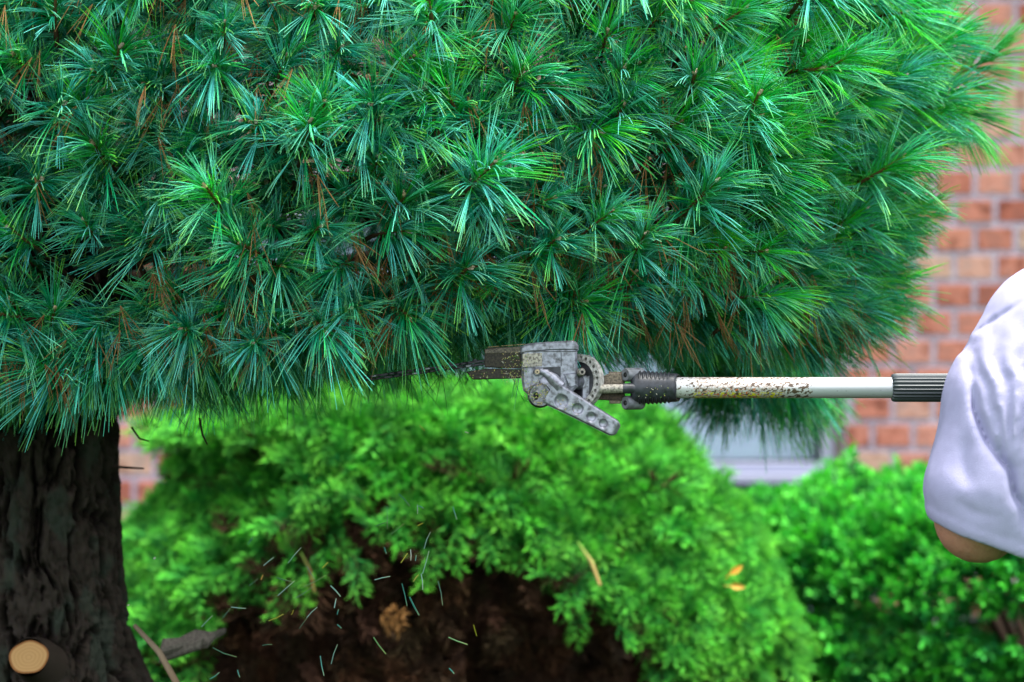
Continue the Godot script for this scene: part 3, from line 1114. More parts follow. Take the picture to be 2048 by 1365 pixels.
func build_trimmer() -> void:
	var tool := thing("pole_hedge_trimmer", at(1100, 776, 0))
	tag(tool, "long reach hedge trimmer with scuffed grey gearbox and silver pole cutting the pine", "hedge trimmer")
	var b := MB.new()
	# scuffed magnesium, dirty magnesium, black rubber
	var scuff := noise_tex(41, 0.014, [0.0, 0.30, 0.45, 0.62, 1.0], [Color(0.45, 0.44, 0.44), Color(0.70, 0.69, 0.70), Color(0.80, 0.80, 0.82), Color(0.88, 0.88, 0.91), Color(1, 1, 1)], FastNoiseLite.TYPE_SIMPLEX_SMOOTH, 7)
	var fine := noise_tex(42, 0.09, [0, 1], [Color.BLACK, Color.WHITE], FastNoiseLite.TYPE_SIMPLEX, 3)
	var grime := noise_tex(43, 0.03, [0.0, 0.3, 0.45, 0.65, 1.0], [Color(0.40, 0.36, 0.30), Color(0.62, 0.58, 0.52), Color(0.78, 0.76, 0.72), Color(0.9, 0.86, 0.76), Color(1, 1, 0.9)], FastNoiseLite.TYPE_SIMPLEX_SMOOTH, 5)
	var metal := grain(plain(0.46, 0.46, 0.51, 0.36, 0.6), scuff, 13.0, fine, 0.02)
	var pale := grain(plain(0.50, 0.49, 0.51, 0.5, 0.25), grime, 14.0, fine, 0.02)
	var dirty := grain(plain(0.050, 0.043, 0.036, 0.65, 0.1), grime, 16.0, fine, 0.06)
	var dark := grain(plain(0.055, 0.055, 0.062, 0.5), scuff, 9.0, fine, 0.02)
	var black := grain(plain(0.045, 0.048, 0.058, 0.42), scuff, 12.0, fine, 0.015)
	var recess_black := plain(0.006, 0.006, 0.006, 0.9)  # near black on raised discs, painted for the shade inside openings
	var z := S
	# gearbox
	b.slab(q2([[1043, 700], [1060, 694], [1145, 689], [1154, 696], [1156, 774], [1128, 800], [1100, 814], [1066, 800], [1046, 781], [1043, 760]]), -28 * z, 20 * z, 5 * z)
	part("gearbox", b.mesh(), metal, tool)
	b = MB.new()
	b.slab(q2([[1041, 694], [1052, 689], [1068, 686], [1143, 681.5], [1152, 684], [1157, 691], [1157, 701], [1100, 702], [1060, 705], [1041, 708]]), -30 * z, 22.5 * z, 3.5 * z)
	part("gearbox_lid", b.mesh(), metal, tool)
	b = MB.new()
	b.slab(q2([[1045, 708.5], [1084, 706], [1084, 733], [1045, 735]]), 19 * z, 21.4 * z, 0.8 * z)
	part("side_plate", b.mesh(), pale, tool)
	b = MB.new()
	b.slab(q2([[1086, 735], [1121, 733.5], [1121, 756], [1110, 752], [1086, 747]]), 19 * z, 20.8 * z, 0.5 * z)  # raised dark slab, its colour stands in for shade in a recessed panel
	b.box(q3(1121.5, 733, 19), q3(1122.8, 705, 20.9), 0.2 * z)
	b.box(q3(1045, 736.6, 19), q3(1121, 735.2, 21.2), 0.2 * z)
	b.box(q3(1060, 703.6, 21), q3(1156, 702.4, 22.2), 0.2 * z)
	part("seam", b.mesh(), dark, tool)
	b = MB.new()
	for k in 3:
		b.box(q3(1130 + k * 3, 716 + k * 9, 19.5), q3(1142 + k * 3, 715.2 + k * 9, 20.6), 0.2 * z)
	b.slab(q2([[1126, 748], [1152, 746], [1153, 772], [1138, 778]]), 19 * z, 23 * z, 3 * z)
	part("boss", b.mesh(), metal, tool)
	# pivot barrel, the dark of its opening drawn as a raised black disc
	b = MB.new()
	rod(b, q3(1080, 791, -26), q3(1080, 791, 30), 25 * z, 30, 0.16)
	part("pivot_barrel", b.mesh(), grain(plain(0.29, 0.29, 0.31, 0.42, 0.5), scuff, 13.0, fine, 0.03), tool)
	b = MB.new()
	b.ball(q3(1072, 792, 29.7), Vector3(5.6, 8.6, 1.2) * z, Basis(), 18, 6)
	part("pivot_hole", b.mesh(), recess_black, tool)
	b = MB.new()
	rod(b, q3(1074, 744, 18), q3(1074, 744, 27), 8 * z, 20, 0.2)
	var screw := part("screw", b.mesh(), metal, tool)
	b = MB.new()
	rod(b, q3(1074.3, 744, 26), q3(1074.3, 744, 28.6), 5.6 * z, 16, 0.25)
	part("screw_head", b.mesh(), plain(0.50, 0.40, 0.27, 0.5, 0.4), screw)
	b = MB.new()
	rod(b, q3(1074.3, 744, 28), q3(1074.3, 744, 29.0), 2.0 * z, 6, 0.1)
	part("socket", b.mesh(), recess_black, screw)
	# web that runs from the screw boss into the lever
	b = MB.new()
	b.ball(q3(1104, 775, 14), Vector3(33, 24, 15) * z, Basis(Vector3(0, 0, 1), -0.7), 26, 16)
	b.tube(PackedVector3Array([q3(1079, 742, 20), q3(1092, 746, 24), q3(1106, 758, 28), q3(1122, 774, 30)]), PackedFloat32Array([5 * z, 8 * z, 12 * z, 12 * z]), 14)
	part("web", b.mesh(), metal, tool)
	# tilt lever with four thumb hollows
	b = MB.new()
	var A := Vector2(1098, 783)
	var E := Vector2(1236, 861)
	var ax := (E - A).normalized()
	var pr := Vector2(-ax.y, ax.x)       # towards the lower edge in picture rows
	var NUx := 110
	var NVx := 40
	for j in NUx + 1:
		var u := float(j) / NUx
		var half := lerpf(27.5, 17.0, pow(u, 0.8))
		if u > 0.90:
			half *= sqrt(maxf(0.0, 1.0 - pow((u - 0.90) / 0.10, 2.6) * 0.75))
		for k in NVx + 3:
			var v := clampf(2.0 * (k - 1) / NVx - 1.0, -1.0, 1.0)
			var q := A + ax * (E - A).length() * u + pr * half * v
			var top := lerpf(33.0, 27.0, u)
			var edge := maxf((absf(v) - 0.78) / 0.22, 0.0)
			var endr := maxf((u - 0.93) / 0.07, 0.0)
			var h := top - 6.0 * edge * edge - 7.0 * endr * endr
			for hol in [[1122.5, 803.0, 15.0], [1155.0, 818.0, 12.0], [1182.0, 834.0, 10.5], [1206.0, 847.0, 9.5]]:
				var d: float = Vector2(q.x - hol[0], q.y - hol[1]).length() / hol[2]
				if d < 1.0:
					h -= 5.5 * sqrt(1.0 - d * d) * smoothstep(0.0, 0.25, 1.0 - d)
			if k == 0 or k == NVx + 2:
				h = 6.0
			b.vert(q3(q.x, q.y, h), Vector3(0, 0, 1))
	for j in NUx:
		for k in NVx + 2:
			var q := j * (NVx + 3) + k
			b.quad(q, q + 1, q + NVx + 4, q + NVx + 3)
	var last := []
	for k in NVx + 3:
		last.append(b.v[NUx * (NVx + 3) + k])
	b.smooth()
	b.flat(last, Vector3(1, -0.4, 0))
	part("tilt_lever", b.mesh(), metal, tool)
	# blade clamp and blades
	b = MB.new()
	b.slab(q2([[969, 699], [980, 696], [1043, 693], [1043, 738], [969, 735]]), -22 * z, 16 * z, 2 * z)
	b.slab(q2([[932, 744], [972, 738], [1044, 739], [1045, 757], [1010, 758], [946, 760]]), -20 * z, 13 * z, 2 * z)
	part("blade_clamp", b.mesh(), dirty, tool)
	b = MB.new()
	b.slab(q2([[1000, 697], [1043, 694], [1043, 706], [970, 708], [970, 700]]), 15 * z, 17.4 * z, 1 * z)
	part("clamp_plate", b.mesh(), grain(plain(0.16, 0.145, 0.13, 0.6), grime, 16.0, fine, 0.06), tool)
	var tilt := Transform3D(Basis(Vector3(0, 0, 1), 0.137), q3(969, 727, 0))
	var edge_on := tilt * Transform3D(Basis(Vector3(1, 0, 0), PI / 2), Vector3.ZERO)      # outlines lie in the plane of the blade
	var steel := grain(plain(0.045, 0.045, 0.05, 0.35, 0.6), scuff, 14.0)
	for layer in 2:
		b = MB.new()
		var y0 := (-3.6 + 6.0 * layer) * z
		b.slab(PackedVector2Array([Vector2(10, -9), Vector2(10, 9), Vector2(-232, 9), Vector2(-246, 0), Vector2(-232, -9)].map(func(p): return p * z)), -y0 - 5.2 * z, -y0, 0.9 * z, edge_on)
		var blade := part("blade", b.mesh(), steel, tool)
		for k in 6:
			for side in [-1.0, 1.0]:
				var x := -22.0 - 36.0 * k - 9.0 * layer
				b = MB.new()
				b.slab(PackedVector2Array([Vector2(x, 8 * side), Vector2(x - 20, 8 * side), Vector2(x - 15, 30 * side), Vector2(x - 6, 31 * side)].map(func(p): return p * z)), -y0 - 5.0 * z, -y0 - 0.2 * z, 1.2 * z, edge_on)
				part("tooth", b.mesh(), plain(0.22, 0.23, 0.25, 0.28, 0.85) if (k + layer) % 3 == 0 else steel, blade)
	b = MB.new()
	for x in [951.0, 900.0, 846.0]:
		rod(b, tilt * (Vector3(x - 969, 3, 0) * z), tilt * (Vector3(x - 969, 9, 0) * z), 6 * z, 6, 0.15)
		rod(b, tilt * (Vector3(x - 969, 8, 0) * z), tilt * (Vector3(x - 969, 11, 0) * z), 3 * z, 10, 0.15)
	part("blade_bolts", b.mesh(), dark, tool)
	# detent disc, a ring with a row of holes
	var axis := Vector3(-0.62, 0.08, 0.78).normalized()
	var mid := q3(1160, 764, -4)
	var comb := CSGCombiner3D.new()
	comb.name = "detent_disc"
	var ring := CSGCylinder3D.new()
	ring.name = "ring"
	ring.radius = 55 * z
	ring.height = 15 * z
	ring.sides = 72
	comb.add_child(ring)
	var bore := CSGCylinder3D.new()
	bore.name = "bore"
	bore.operation = CSGShape3D.OPERATION_SUBTRACTION
	bore.radius = 40 * z
	bore.height = 30 * z
	bore.sides = 56
	comb.add_child(bore)
	for k in 24:
		var h := CSGCylinder3D.new()
		h.name = "drilling_%03d" % k
		h.operation = CSGShape3D.OPERATION_SUBTRACTION
		h.radius = 3.5 * z
		h.height = 10 * z
		h.sides = 12
		h.position = Vector3(cos(TAU * k / 24) * 48.5 * z, 5 * z, sin(TAU * k / 24) * 48.5 * z)
		comb.add_child(h)
	comb.material_override = grain(plain(0.62, 0.59, 0.53, 0.5, 0.2), scuff, 18.0, fine, 0.03)
	comb.transform = Transform3D(Basis(Quaternion(Vector3.UP, axis)), mid)
	tool.add_child(comb, true)
	b = MB.new()
	rod(b, mid - axis * 8 * z, mid - axis * 2 * z, 40.5 * z, 40, 0.03)
	part("disc_hub", b.mesh(), dark, tool)
	b = MB.new()
	rod(b, q3(1158, 746, 4), q3(1164, 744, 24), 8 * z, 18, 0.25)
	var bolt := part("disc_bolt", b.mesh(), pale, tool)
	b = MB.new()
	rod(b, q3(1163.5, 744, 23), q3(1164.5, 744, 25.2), 3.4 * z, 6, 0.1)
	part("socket", b.mesh(), recess_black, bolt)
	b = MB.new()
	rod(b, mid - axis * 4 * z, mid + axis * 12 * z, 16 * z, 24, 0.2)
	b.box(q3(1164, 800, -14), q3(1180, 752, 10), 2 * z)
	part("swivel_block", b.mesh(), metal, tool)
	# clamp block, lock rod, lugs
	b = MB.new()
	b.slab(q2([[1190, 754], [1250, 752], [1250, 803], [1190, 800]]), -22 * z, 10 * z, 2 * z)
	part("neck_block", b.mesh(), grain(plain(0.07, 0.045, 0.035, 0.7), grime, 16.0, fine, 0.05), tool)
	b = MB.new()
	b.slab(q2([[1207, 752], [1219, 747], [1242, 747], [1246, 768], [1207, 770]]), 6 * z, 14 * z, 2 * z)
	b.box(q3(1218, 749, -10), q3(1246, 744, 9), 1 * z)
	b.box(q3(1219, 808, -8), q3(1242, 801, 9), 1 * z)
	part("neck_plate", b.mesh(), grain(plain(0.26, 0.22, 0.19, 0.6), grime, 18.0, fine, 0.05), tool)
	b = MB.new()
	rod(b, q3(1197, 778, 24), q3(1246, 777, 24), 9.3 * z, 24, 0.3)
	part("lock_rod", b.mesh(), pale, tool)
	b = MB.new()
	rod(b, q3(1243, 777, 24), q3(1273, 777, 22), 10.4 * z, 24, 0.45)
	part("rod_cap", b.mesh(), black, tool)
	for y in [750.0, 806.0]:
		b = MB.new()
		rod(b, q3(1250, y, 17), q3(1284, y, -10), 14.0 * z, 28, 0.16)
		b.box(q3(1258, y + 11, -16), q3(1287, y - 12.5, 4), 4 * z)
		var lug := part("lug", b.mesh(), grain(plain(0.27, 0.28, 0.29, 0.5, 0.2), scuff, 11.0, fine, 0.02), tool)
		b = MB.new()
		var d := (q3(1250, y, 17) - q3(1284, y, -10)).normalized()
		rod(b, q3(1250, y, 17) - d * 2 * z, q3(1250, y, 17) + d * 0.6 * z, 5.4 * z, 18, 0.12)
		part("socket", b.mesh(), recess_black, lug)
		b = MB.new()
		rod(b, q3(1252, y, 17), q3(1250.3, y, 17.8), 3.2 * z, 6, 0.1)
		part("socket_screw", b.mesh(), plain(0.2, 0.2, 0.21, 0.4, 0.6), lug)
	# ribbed rubber sleeve and its end collar
	b = MB.new()
	b.lathe([Vector2(1262, 22), Vector2(1264, 29), Vector2(1270, 32.5), Vector2(1282, 32), Vector2(1340, 28), Vector2(1346, 27), Vector2(1352, 22)].map(func(p): return Vector2(p.x - 1100, p.y) * z), 48)
	var boot := part("rubber_sleeve", b.mesh(), black, tool)
	for k in 8:
		for flip in [1.0, -1.0]:
			b = MB.new()
			var x := 1281.0 + 8.2 * k
			var pts := PackedVector3Array()
			var rad := PackedFloat32Array()
			for j in 13:
				var a := lerpf(-0.9, 0.95, j / 12.0)
				var r := 32.2 - (x - 1282) * 0.068 + 0.4
				pts.append(Vector3(x - 1100 - 5.0 * sin(a), r * cos(a) * flip, r * sin(a)) * z)
				rad.append((2.5 if j > 0 and j < 12 else 0.8) * z)
			b.tube(pts, rad, 8)
			part("rib", b.mesh(), black, boot)
	b = MB.new()
	b.lathe([Vector2(1336, 27.4), Vector2(1340, 29.0), Vector2(1352, 28.6), Vector2(1357, 27.4), Vector2(1357.5, 24.6), Vector2(1350, 24), Vector2(1340, 23.5)].map(func(p): return Vector2(p.x - 1100, p.y) * z), 48, 0.0, 0, 0.32)
	part("collar", b.mesh(), black, tool)
	# pole with a worn sticker
	var im := Image.create(1024, 256, false, Image.FORMAT_RGB8)
	var fl := FastNoiseLite.new()
	fl.seed = 3
	fl.frequency = 0.042
	fl.fractal_octaves = 3
	var fl2 := FastNoiseLite.new()
	fl2.seed = 8
	fl2.frequency = 0.02
	var fl3 := FastNoiseLite.new()
	fl3.seed = 13
	fl3.frequency = 0.07
	for x in 1024:
		for y in 256:
			var px := 1330.0 + x * 0.45        # 1330 .. 1790 along the pole
			var arc := y / 256.0               # 0 top, 0.25 facing the lens, 0.5 underneath
			var c := Color(0.50, 0.51, 0.53)
			var streak := fl2.get_noise_2d(x * 0.15, y * 3.0)
			c = c * (1.0 + 0.08 * streak)
			if px < 1622 + 14.0 * fl2.get_noise_2d(y * 2.0, 40.0):
				var flake := fl.get_noise_2d(x * 1.0 + y * 0.7, y * 1.5)
				var spot := fl3.get_noise_2d(x * 1.0, y * 1.3)
				c = Color(0.58, 0.57, 0.57)
				if px > 1390 and px < 1570 and spot > -0.1:
					c = Color(0.46, 0.38, 0.33)
				if flake > lerpf(0.34, 0.12, smoothstep(1340.0, 1600.0, px)) - 0.2 * fl2.get_noise_2d(x * 0.5, 7.0):
					c = Color(0.10, 0.065, 0.045)
				elif spot > 0.42:
					c = Color(0.22, 0.17, 0.13)
				if arc > 0.26 and arc < 0.47 and px > 1385 and px < 1565:
					var bright := fl2.get_noise_2d(x * 2.4, y * 3.0)
					if bright > 0.16 and arc > 0.32:
						c = Color(0.74, 0.64, 0.02)
					elif bright < -0.26 and flake < 0.1 and px < 1520:
						c = Color(0.60, 0.13, 0.03)
			elif spot_dirt(fl3, x, y):
				c = c * 0.55
			im.set_pixel(x, y, c.linear_to_srgb())
	var pole_mat := StandardMaterial3D.new()
	pole_mat.albedo_texture = ImageTexture.create_from_image(im)
	pole_mat.metallic = 0.25
	pole_mat.roughness = 0.38
	pole_mat.uv1_scale = Vector3(1.0 / (460.0 * z), 1, 1)
	pole_mat.uv1_offset = Vector3(-230.0 / 460.0, 0, 0)
	b = MB.new()
	b.lathe([Vector2(1330, 0), Vector2(1330.5, 21), Vector2(1500, 21), Vector2(1788, 21)].map(func(p): return Vector2(p.x - 1100, p.y) * z), 48)
	part("pole", b.mesh(), pole_mat, tool)
	b = MB.new()
	b.lathe([Vector2(1784, 21), Vector2(1784.5, 25), Vector2(1788, 27), Vector2(1795, 27.3), Vector2(2080, 27.3), Vector2(2086, 26), Vector2(2087, 20)].map(func(p): return Vector2(p.x - 1100, p.y) * z), 264, 1.3 * z, 22)
	part("grip", b.mesh(), plain(0.035, 0.045, 0.05, 0.38), tool)
	b = MB.new()
	b.lathe([Vector2(2080, 21), Vector2(2560, 21), Vector2(2561, 0)].map(func(p): return Vector2(p.x - 1100, p.y) * z), 32)
	part("rear_pole", b.mesh(), plain(0.6, 0.6, 0.62, 0.35, 0.4), tool)
	b = MB.new()
	b.lathe([Vector2(2380, 21), Vector2(2384, 27), Vector2(2520, 30), Vector2(2524, 60), Vector2(2560, 85), Vector2(2740, 92), Vector2(2790, 70), Vector2(2794, 0)].map(func(p): return Vector2(p.x - 1100, p.y) * z), 40)
	part("power_head", b.mesh(), plain(0.25, 0.06, 0.02, 0.5), tool)
	# chips of needle stuck to the grease
	b = MB.new()
	for k in 360:
		var p: Vector3
		var zz := 21.5
		var s := rng.randf()
		if s < 0.42:
			p = Vector3(rng.randf_range(1003, 1058), rng.randf_range(703, 765), 0)
			zz = 17.2 if p.x < 1043 else 21.3
		elif s < 0.78:
			var a := rng.randf() * TAU
			var r := sqrt(rng.randf()) * 26
			p = Vector3(1074 + cos(a) * r * 1.1, 786 + sin(a) * r, 0)
			zz = 30.4
		elif s < 0.86:
			p = Vector3(rng.randf_range(1110, 1150), rng.randf_range(795, 822), 0)
			zz = 31.0
		elif s < 0.93:
			p = Vector3(rng.randf_range(1275, 1335), rng.randf_range(772, 797), 0)
			zz = sqrt(maxf(1.0, 32.0 * 32.0 - pow(p.y - 776, 2.0)))
		else:
			p = Vector3(rng.randf_range(940, 1040), rng.randf_range(741, 756), 0)
			zz = 13.6
		if s >= 0.42 and s < 0.78 and Vector2(p.x - 1080, p.y - 791).length() > 24:
			zz = 20.6
		var L := rng.randf_range(0.9, 3.6)
		var a := rng.randf() * TAU
		var c: Color = [Color(0.30, 0.36, 0.05), Color(0.45, 0.42, 0.10), Color(0.10, 0.22, 0.04), Color(0.45, 0.33, 0.18), Color(0.5, 0.48, 0.38)][rng.randi() % 5]
		b.col = c * rng.randf_range(0.7, 1.2)
		var m := q3(p.x, p.y, zz + 0.5)
		var h := Vector3(cos(a), sin(a), rng.randf_range(0, 0.3)) * L * 0.5 * z
		b.tube(PackedVector3Array([m - h, m + h]), PackedFloat32Array([0.75 * z, 0.5 * z]), 4, PackedColorArray(), true)
	for k in 90:
		var x := rng.randf_range(975, 1150)
		b.col = Color(0.40, 0.30, 0.14) * rng.randf_range(0.5, 1.2)
		var m := q3(x, remap(x, 969, 1150, 696, 682) - 0.8, rng.randf_range(-18, 16))
		var h := Vector3(rng.randf_range(-1, 1), 0.1, rng.randf_range(-1, 1)) * rng.randf_range(1.0, 5.0) * z
		b.tube(PackedVector3Array([m - h, m + h]), PackedFloat32Array([0.7 * z, 0.5 * z]), 4, PackedColorArray(), true)
	part("chips", b.mesh(), tinted(0.6, 0.4), tool, "stuff")

func spot_dirt(f: FastNoiseLite, x: int, y: int) -> bool:
	return f.get_noise_2d(x * 0.5 + 300.0, y * 0.8) > 0.58

# ------------------------------------------------------------------ person
func build_person() -> void:
	var who := thing("person", Vector3(1.0, ground_height(1.0, 0.08), 0.08))
	tag(who, "person in a pale lilac short sleeved shirt holding the trimmer pole, back turned", "person")
	var o := who.position
	var gy := o.y
	var LS := Vector3(0.745, 0.545, 0.20)
	var LE := Vector3(0.621, 0.284, 0.205)
	var LW := Vector3(0.705, 0.405, 0.065)
	var RS := Vector3(1.02, 0.56, -0.12)
	var RE := Vector3(1.15, 0.33, -0.10)
	var RW := Vector3(1.06, 0.415, 0.05)
	var head := Vector3(0.925, 0.81, 0.02)
	var fwd := Vector3(-0.8, -0.12, -0.58).normalized()
	var body := [
		[head + Vector3(0, 0.03, 0), head + fwd * 0.02 + Vector3(0, 0.0, 0), 0.098, 0.09], [head + fwd * 0.035, head + fwd * 0.055 + Vector3(0, -0.075, 0), 0.07, 0.048],
		[head + fwd * 0.098 + Vector3(0, 0.0, 0), head + fwd * 0.118 + Vector3(0, -0.03, 0), 0.012, 0.016],
		[Vector3(0.935, 0.74, 0.03), Vector3(0.945, 0.60, 0.05), 0.055, 0.062], [LS, Vector3(0.95, 0.58, 0.05), 0.055, 0.07], [RS, Vector3(0.95, 0.58, 0.05), 0.055, 0.07],
		[Vector3(0.95, 0.50, 0.05), Vector3(1.0, 0.20, 0.08), 0.125, 0.115], [Vector3(1.0, 0.20, 0.08), Vector3(1.01, 0.06, 0.09), 0.115, 0.13],
		[LS, LE, 0.056, 0.053], [LE, LW, 0.052, 0.029], [RS, RE, 0.056, 0.045], [RE, RW, 0.044, 0.029],
		[LW, Vector3(0.70, 0.43, 0.03), 0.029, 0.026], [RW, Vector3(1.06, 0.43, 0.03), 0.029, 0.026],
		[Vector3(0.95, 0.06, 0.17), Vector3(0.92, gy + 0.46, 0.18), 0.088, 0.058], [Vector3(0.92, gy + 0.46, 0.18), Vector3(0.99, gy + 0.09, 0.20), 0.056, 0.04], [Vector3(0.99, gy + 0.06, 0.20), Vector3(0.84, gy + 0.04, 0.14), 0.042, 0.032],
		[Vector3(1.07, 0.06, 0.02), Vector3(1.05, gy + 0.46, -0.03), 0.088, 0.058], [Vector3(1.05, gy + 0.46, -0.03), Vector3(1.15, gy + 0.09, -0.02), 0.056, 0.04], [Vector3(1.15, gy + 0.06, -0.02), Vector3(1.0, gy + 0.04, -0.08), 0.042, 0.032],
	]
	var b := MB.new()
	var skin := Color(0.47, 0.225, 0.15)
	nets(func(p): return bones(p, body, 0.03), Vector3(0.55, gy - 0.01, -0.22), Vector3(1.26, 0.95, 0.36), 0.0125, b, skin)
	# hands closed round the grip, each on a finer grid
	for side in [0, 1]:
		var hx: float = [0.70, 1.06][side]
		var ry := 0.4546
		var hand := [[Vector3(hx - 0.028, ry - 0.036, 0.012), Vector3(hx + 0.030, ry - 0.036, 0.012), 0.017, 0.017], [Vector3(hx - 0.02, ry - 0.034, 0.035), Vector3(hx + 0.02, ry - 0.034, 0.035), 0.017, 0.017], [[LW, RW][side], Vector3(hx, ry - 0.034, 0.035), 0.028, 0.022]]
		for k in 4:
			var x := hx - 0.033 + 0.022 * k
			var s: float = [0.94, 1.0, 0.97, 0.8][k]
			hand.append([Vector3(x, ry - 0.034, 0.004), Vector3(x, ry - 0.022, -0.026 * s), 0.0095, 0.0092])
			hand.append([Vector3(x, ry - 0.022, -0.026 * s), Vector3(x, ry + 0.014 * s, -0.028), 0.0092, 0.0088])
			hand.append([Vector3(x, ry + 0.014 * s, -0.028), Vector3(x, ry + 0.028 * s, -0.008), 0.0088, 0.008])
		hand.append([Vector3(hx - 0.030, ry - 0.026, 0.036), Vector3(hx - 0.046, ry - 0.002, 0.034), 0.0125, 0.0105])
		hand.append([Vector3(hx - 0.046, ry - 0.002, 0.034), Vector3(hx - 0.050, ry + 0.022, 0.020), 0.0105, 0.009])
		nets(func(p): return bones(p, hand, 0.006), Vector3(hx - 0.075, ry - 0.085, -0.05), Vector3(hx + 0.065, ry + 0.05, 0.09), 0.0045, b, skin)
	for k in b.v.size():
		b.v[k] -= o
	b.smooth()
	var sk := plain(1, 1, 1, 0.6)
	sk.vertex_color_use_as_albedo = true
	grain(sk, noise_tex(64, 0.02, [0, 0.5, 1], [Color(0.86, 0.80, 0.78), Color(1, 1, 1), Color(0.93, 0.86, 0.84)], FastNoiseLite.TYPE_SIMPLEX_SMOOTH, 5), 9.0, noise_tex(65, 0.15, [0, 1], [Color.BLACK, Color.WHITE], FastNoiseLite.TYPE_CELLULAR, 2), 0.03)
	sk.subsurf_scatter_enabled = true
	sk.subsurf_scatter_strength = 0.12
	part("body", b.mesh(), sk, who)
	# eyes, ears, hair
	var across := fwd.cross(Vector3.UP).normalized()
	for s in [-1.0, 1.0]:
		b = MB.new()
		b.ball(head + fwd * 0.088 + across * 0.032 * s + Vector3(0, 0.012, 0) - o, Vector3.ONE * 0.013, Basis(), 12, 8)
		part("eye", b.mesh(), plain(0.6, 0.6, 0.6, 0.2), who)
		b = MB.new()
		b.col = skin
		b.ball(head + across * 0.098 * s - o - fwd * 0.01, Vector3(0.012, 0.032, 0.02), Basis(), 10, 8)
		part("ear", b.mesh(), sk, who)
	b = MB.new()
	var hair := func(p):
		var d := minf(capsule(p, head + Vector3(0, 0.035, 0), head - fwd * 0.02 + Vector3(0, 0.0, 0), 0.108, 0.105), 9.0)
		return maxf(d, (p - head).dot(fwd * 0.8 - Vector3(0, 0.6, 0)) - 0.03)
	nets(hair, head - Vector3.ONE * 0.16, head + Vector3.ONE * 0.18, 0.009, b, Color(0.02, 0.015, 0.012))
	for k in b.v.size():
		b.v[k] -= o
	b.smooth()
	part("hair", b.mesh(), tinted(0.6, 0.4), who)
	# shirt: torso and loose short sleeves with drawn folds
	var folds := []
	for f in [
		[[1992, 885], [1998, 915], [2014, 938], [2021, 985], [2037, 1012], [2046, 1060], 9.0, 0.017], [[1944, 740], [1950, 821], [1972, 883], [2003, 930], 8.0, 0.013],
		[[2050, 600], [1996, 641], [1962, 668], 4.0, 0.0035], [[1930, 868], [1926, 930], [1930, 975], 14.0, 0.006], [[1905, 1000], [1940, 1022], [1990, 1034], 12.0, 0.003],
	]:
		var pts := []
		for q in f.slice(0, f.size() - 2):
			var w := at(q[0], q[1], 0.26)
			pts.append(Vector2(w.x, w.y))
		folds.append([pts, f[f.size() - 2] * 0.00066, f[f.size() - 1]])
	var pit_at := at(2014, 962, 0.26)
	var pit := Vector2(pit_at.x, pit_at.y)
	var shirt := func(p):
		var sleeve: float = bones(p, [[Vector3(0.735, 0.515, 0.19), Vector3(0.690, 0.43, 0.20), 0.113, 0.108], [Vector3(0.690, 0.43, 0.20), Vector3(0.650, 0.322, 0.205), 0.108, 0.093], [Vector3(0.650, 0.322, 0.205), Vector3(0.652, 0.22, 0.205), 0.093, 0.070]], 0.04)
		if p.y < 0.345:
			var over: float = p.y - 0.278 + 0.36 * (p.x - 0.5726) + 0.10 * (p.z - 0.2)
			sleeve -= 0.0022 * (1.0 - smoothstep(0.013, 0.018, over))
			sleeve = maxf(sleeve, -over * 0.93)
		var torso: float = bones(p, [[Vector3(0.95, 0.50, 0.05), Vector3(1.0, 0.10, 0.08), 0.165, 0.158], [LS + Vector3(0.03, 0.0, 0), Vector3(0.96, 0.57, 0.05), 0.075, 0.10], [RS, Vector3(0.96, 0.57, 0.05), 0.075, 0.10], [RS, RE.lerp(RS, 0.3), 0.078, 0.078], [Vector3(0.80, 0.52, 0.18), Vector3(0.86, 0.26, 0.16), 0.085, 0.10]], 0.05)
		torso = maxf(torso, 0.06 - p.y)
		torso = maxf(torso, p.y - 0.70)
		var h: float = maxf(0.022 - absf(sleeve - torso), 0.0) / 0.022
		var d: float = minf(sleeve, torso) - h * h * 0.0055
		if absf(d) < 0.05 and p.z > 0.16:
			var q := Vector2(p.x, p.y)
			d += 0.0009 * bumps.get_noise_3d(p.x * 2600.0, p.y * 1500.0, p.z * 2600.0) + 0.0028 * bumps.get_noise_3d(p.x * 900.0, p.y * 500.0, p.z * 900.0)
			var v := q - pit
			var r := v.length()
			var th := atan2(v.x, v.y) + 0.05 * bumps.get_noise_2d(p.x * 1800.0, p.y * 1800.0)
			var fan := smoothstep(0.03, 0.08, r) * (1.0 - smoothstep(0.14, 0.23, r)) * smoothstep(-0.40, -0.20, th) * (1.0 - smoothstep(0.45, 0.7, th))
			if fan > 0.0:
				var wv := 0.5 + 0.5 * sin(th * 34.0 + 0.8 + 0.9 * bumps.get_noise_2d(r * 3000.0, 50.0))
				d += fan * 0.0100 * (1.0 - wv) * (0.75 + 0.5 * bumps.get_noise_2d(th * 900.0, 20.0))
			for f in folds:
				var near := 1.0
				var along := 0.0
				var segs: int = f[0].size() - 1
				for k in segs:
					var c: Vector2 = Geometry2D.get_closest_point_to_segment(q, f[0][k], f[0][k + 1])
					if q.distance_to(c) < near:
						near = q.distance_to(c)
						along = (k + c.distance_to(f[0][k]) / f[0][k].distance_to(f[0][k + 1])) / segs
				var t: float = near / (f[1] * 1.15)
				if t < 4.0:
					d += f[2] * 1.25 * pow(sin(PI * clampf(along * 0.92 + 0.04, 0.0, 1.0)), 0.8) * exp(-1.7 * (sqrt(t * t + 0.12) - 0.35))
		return d
	b = MB.new()
	nets(shirt, Vector3(0.52, 0.20, 0.06), Vector3(0.86, 0.68, 0.36), 0.0034, b, Color.WHITE, 0.022)
	b.relax(2)
	for k in b.v.size():
		b.v[k] -= o
	b.smooth()
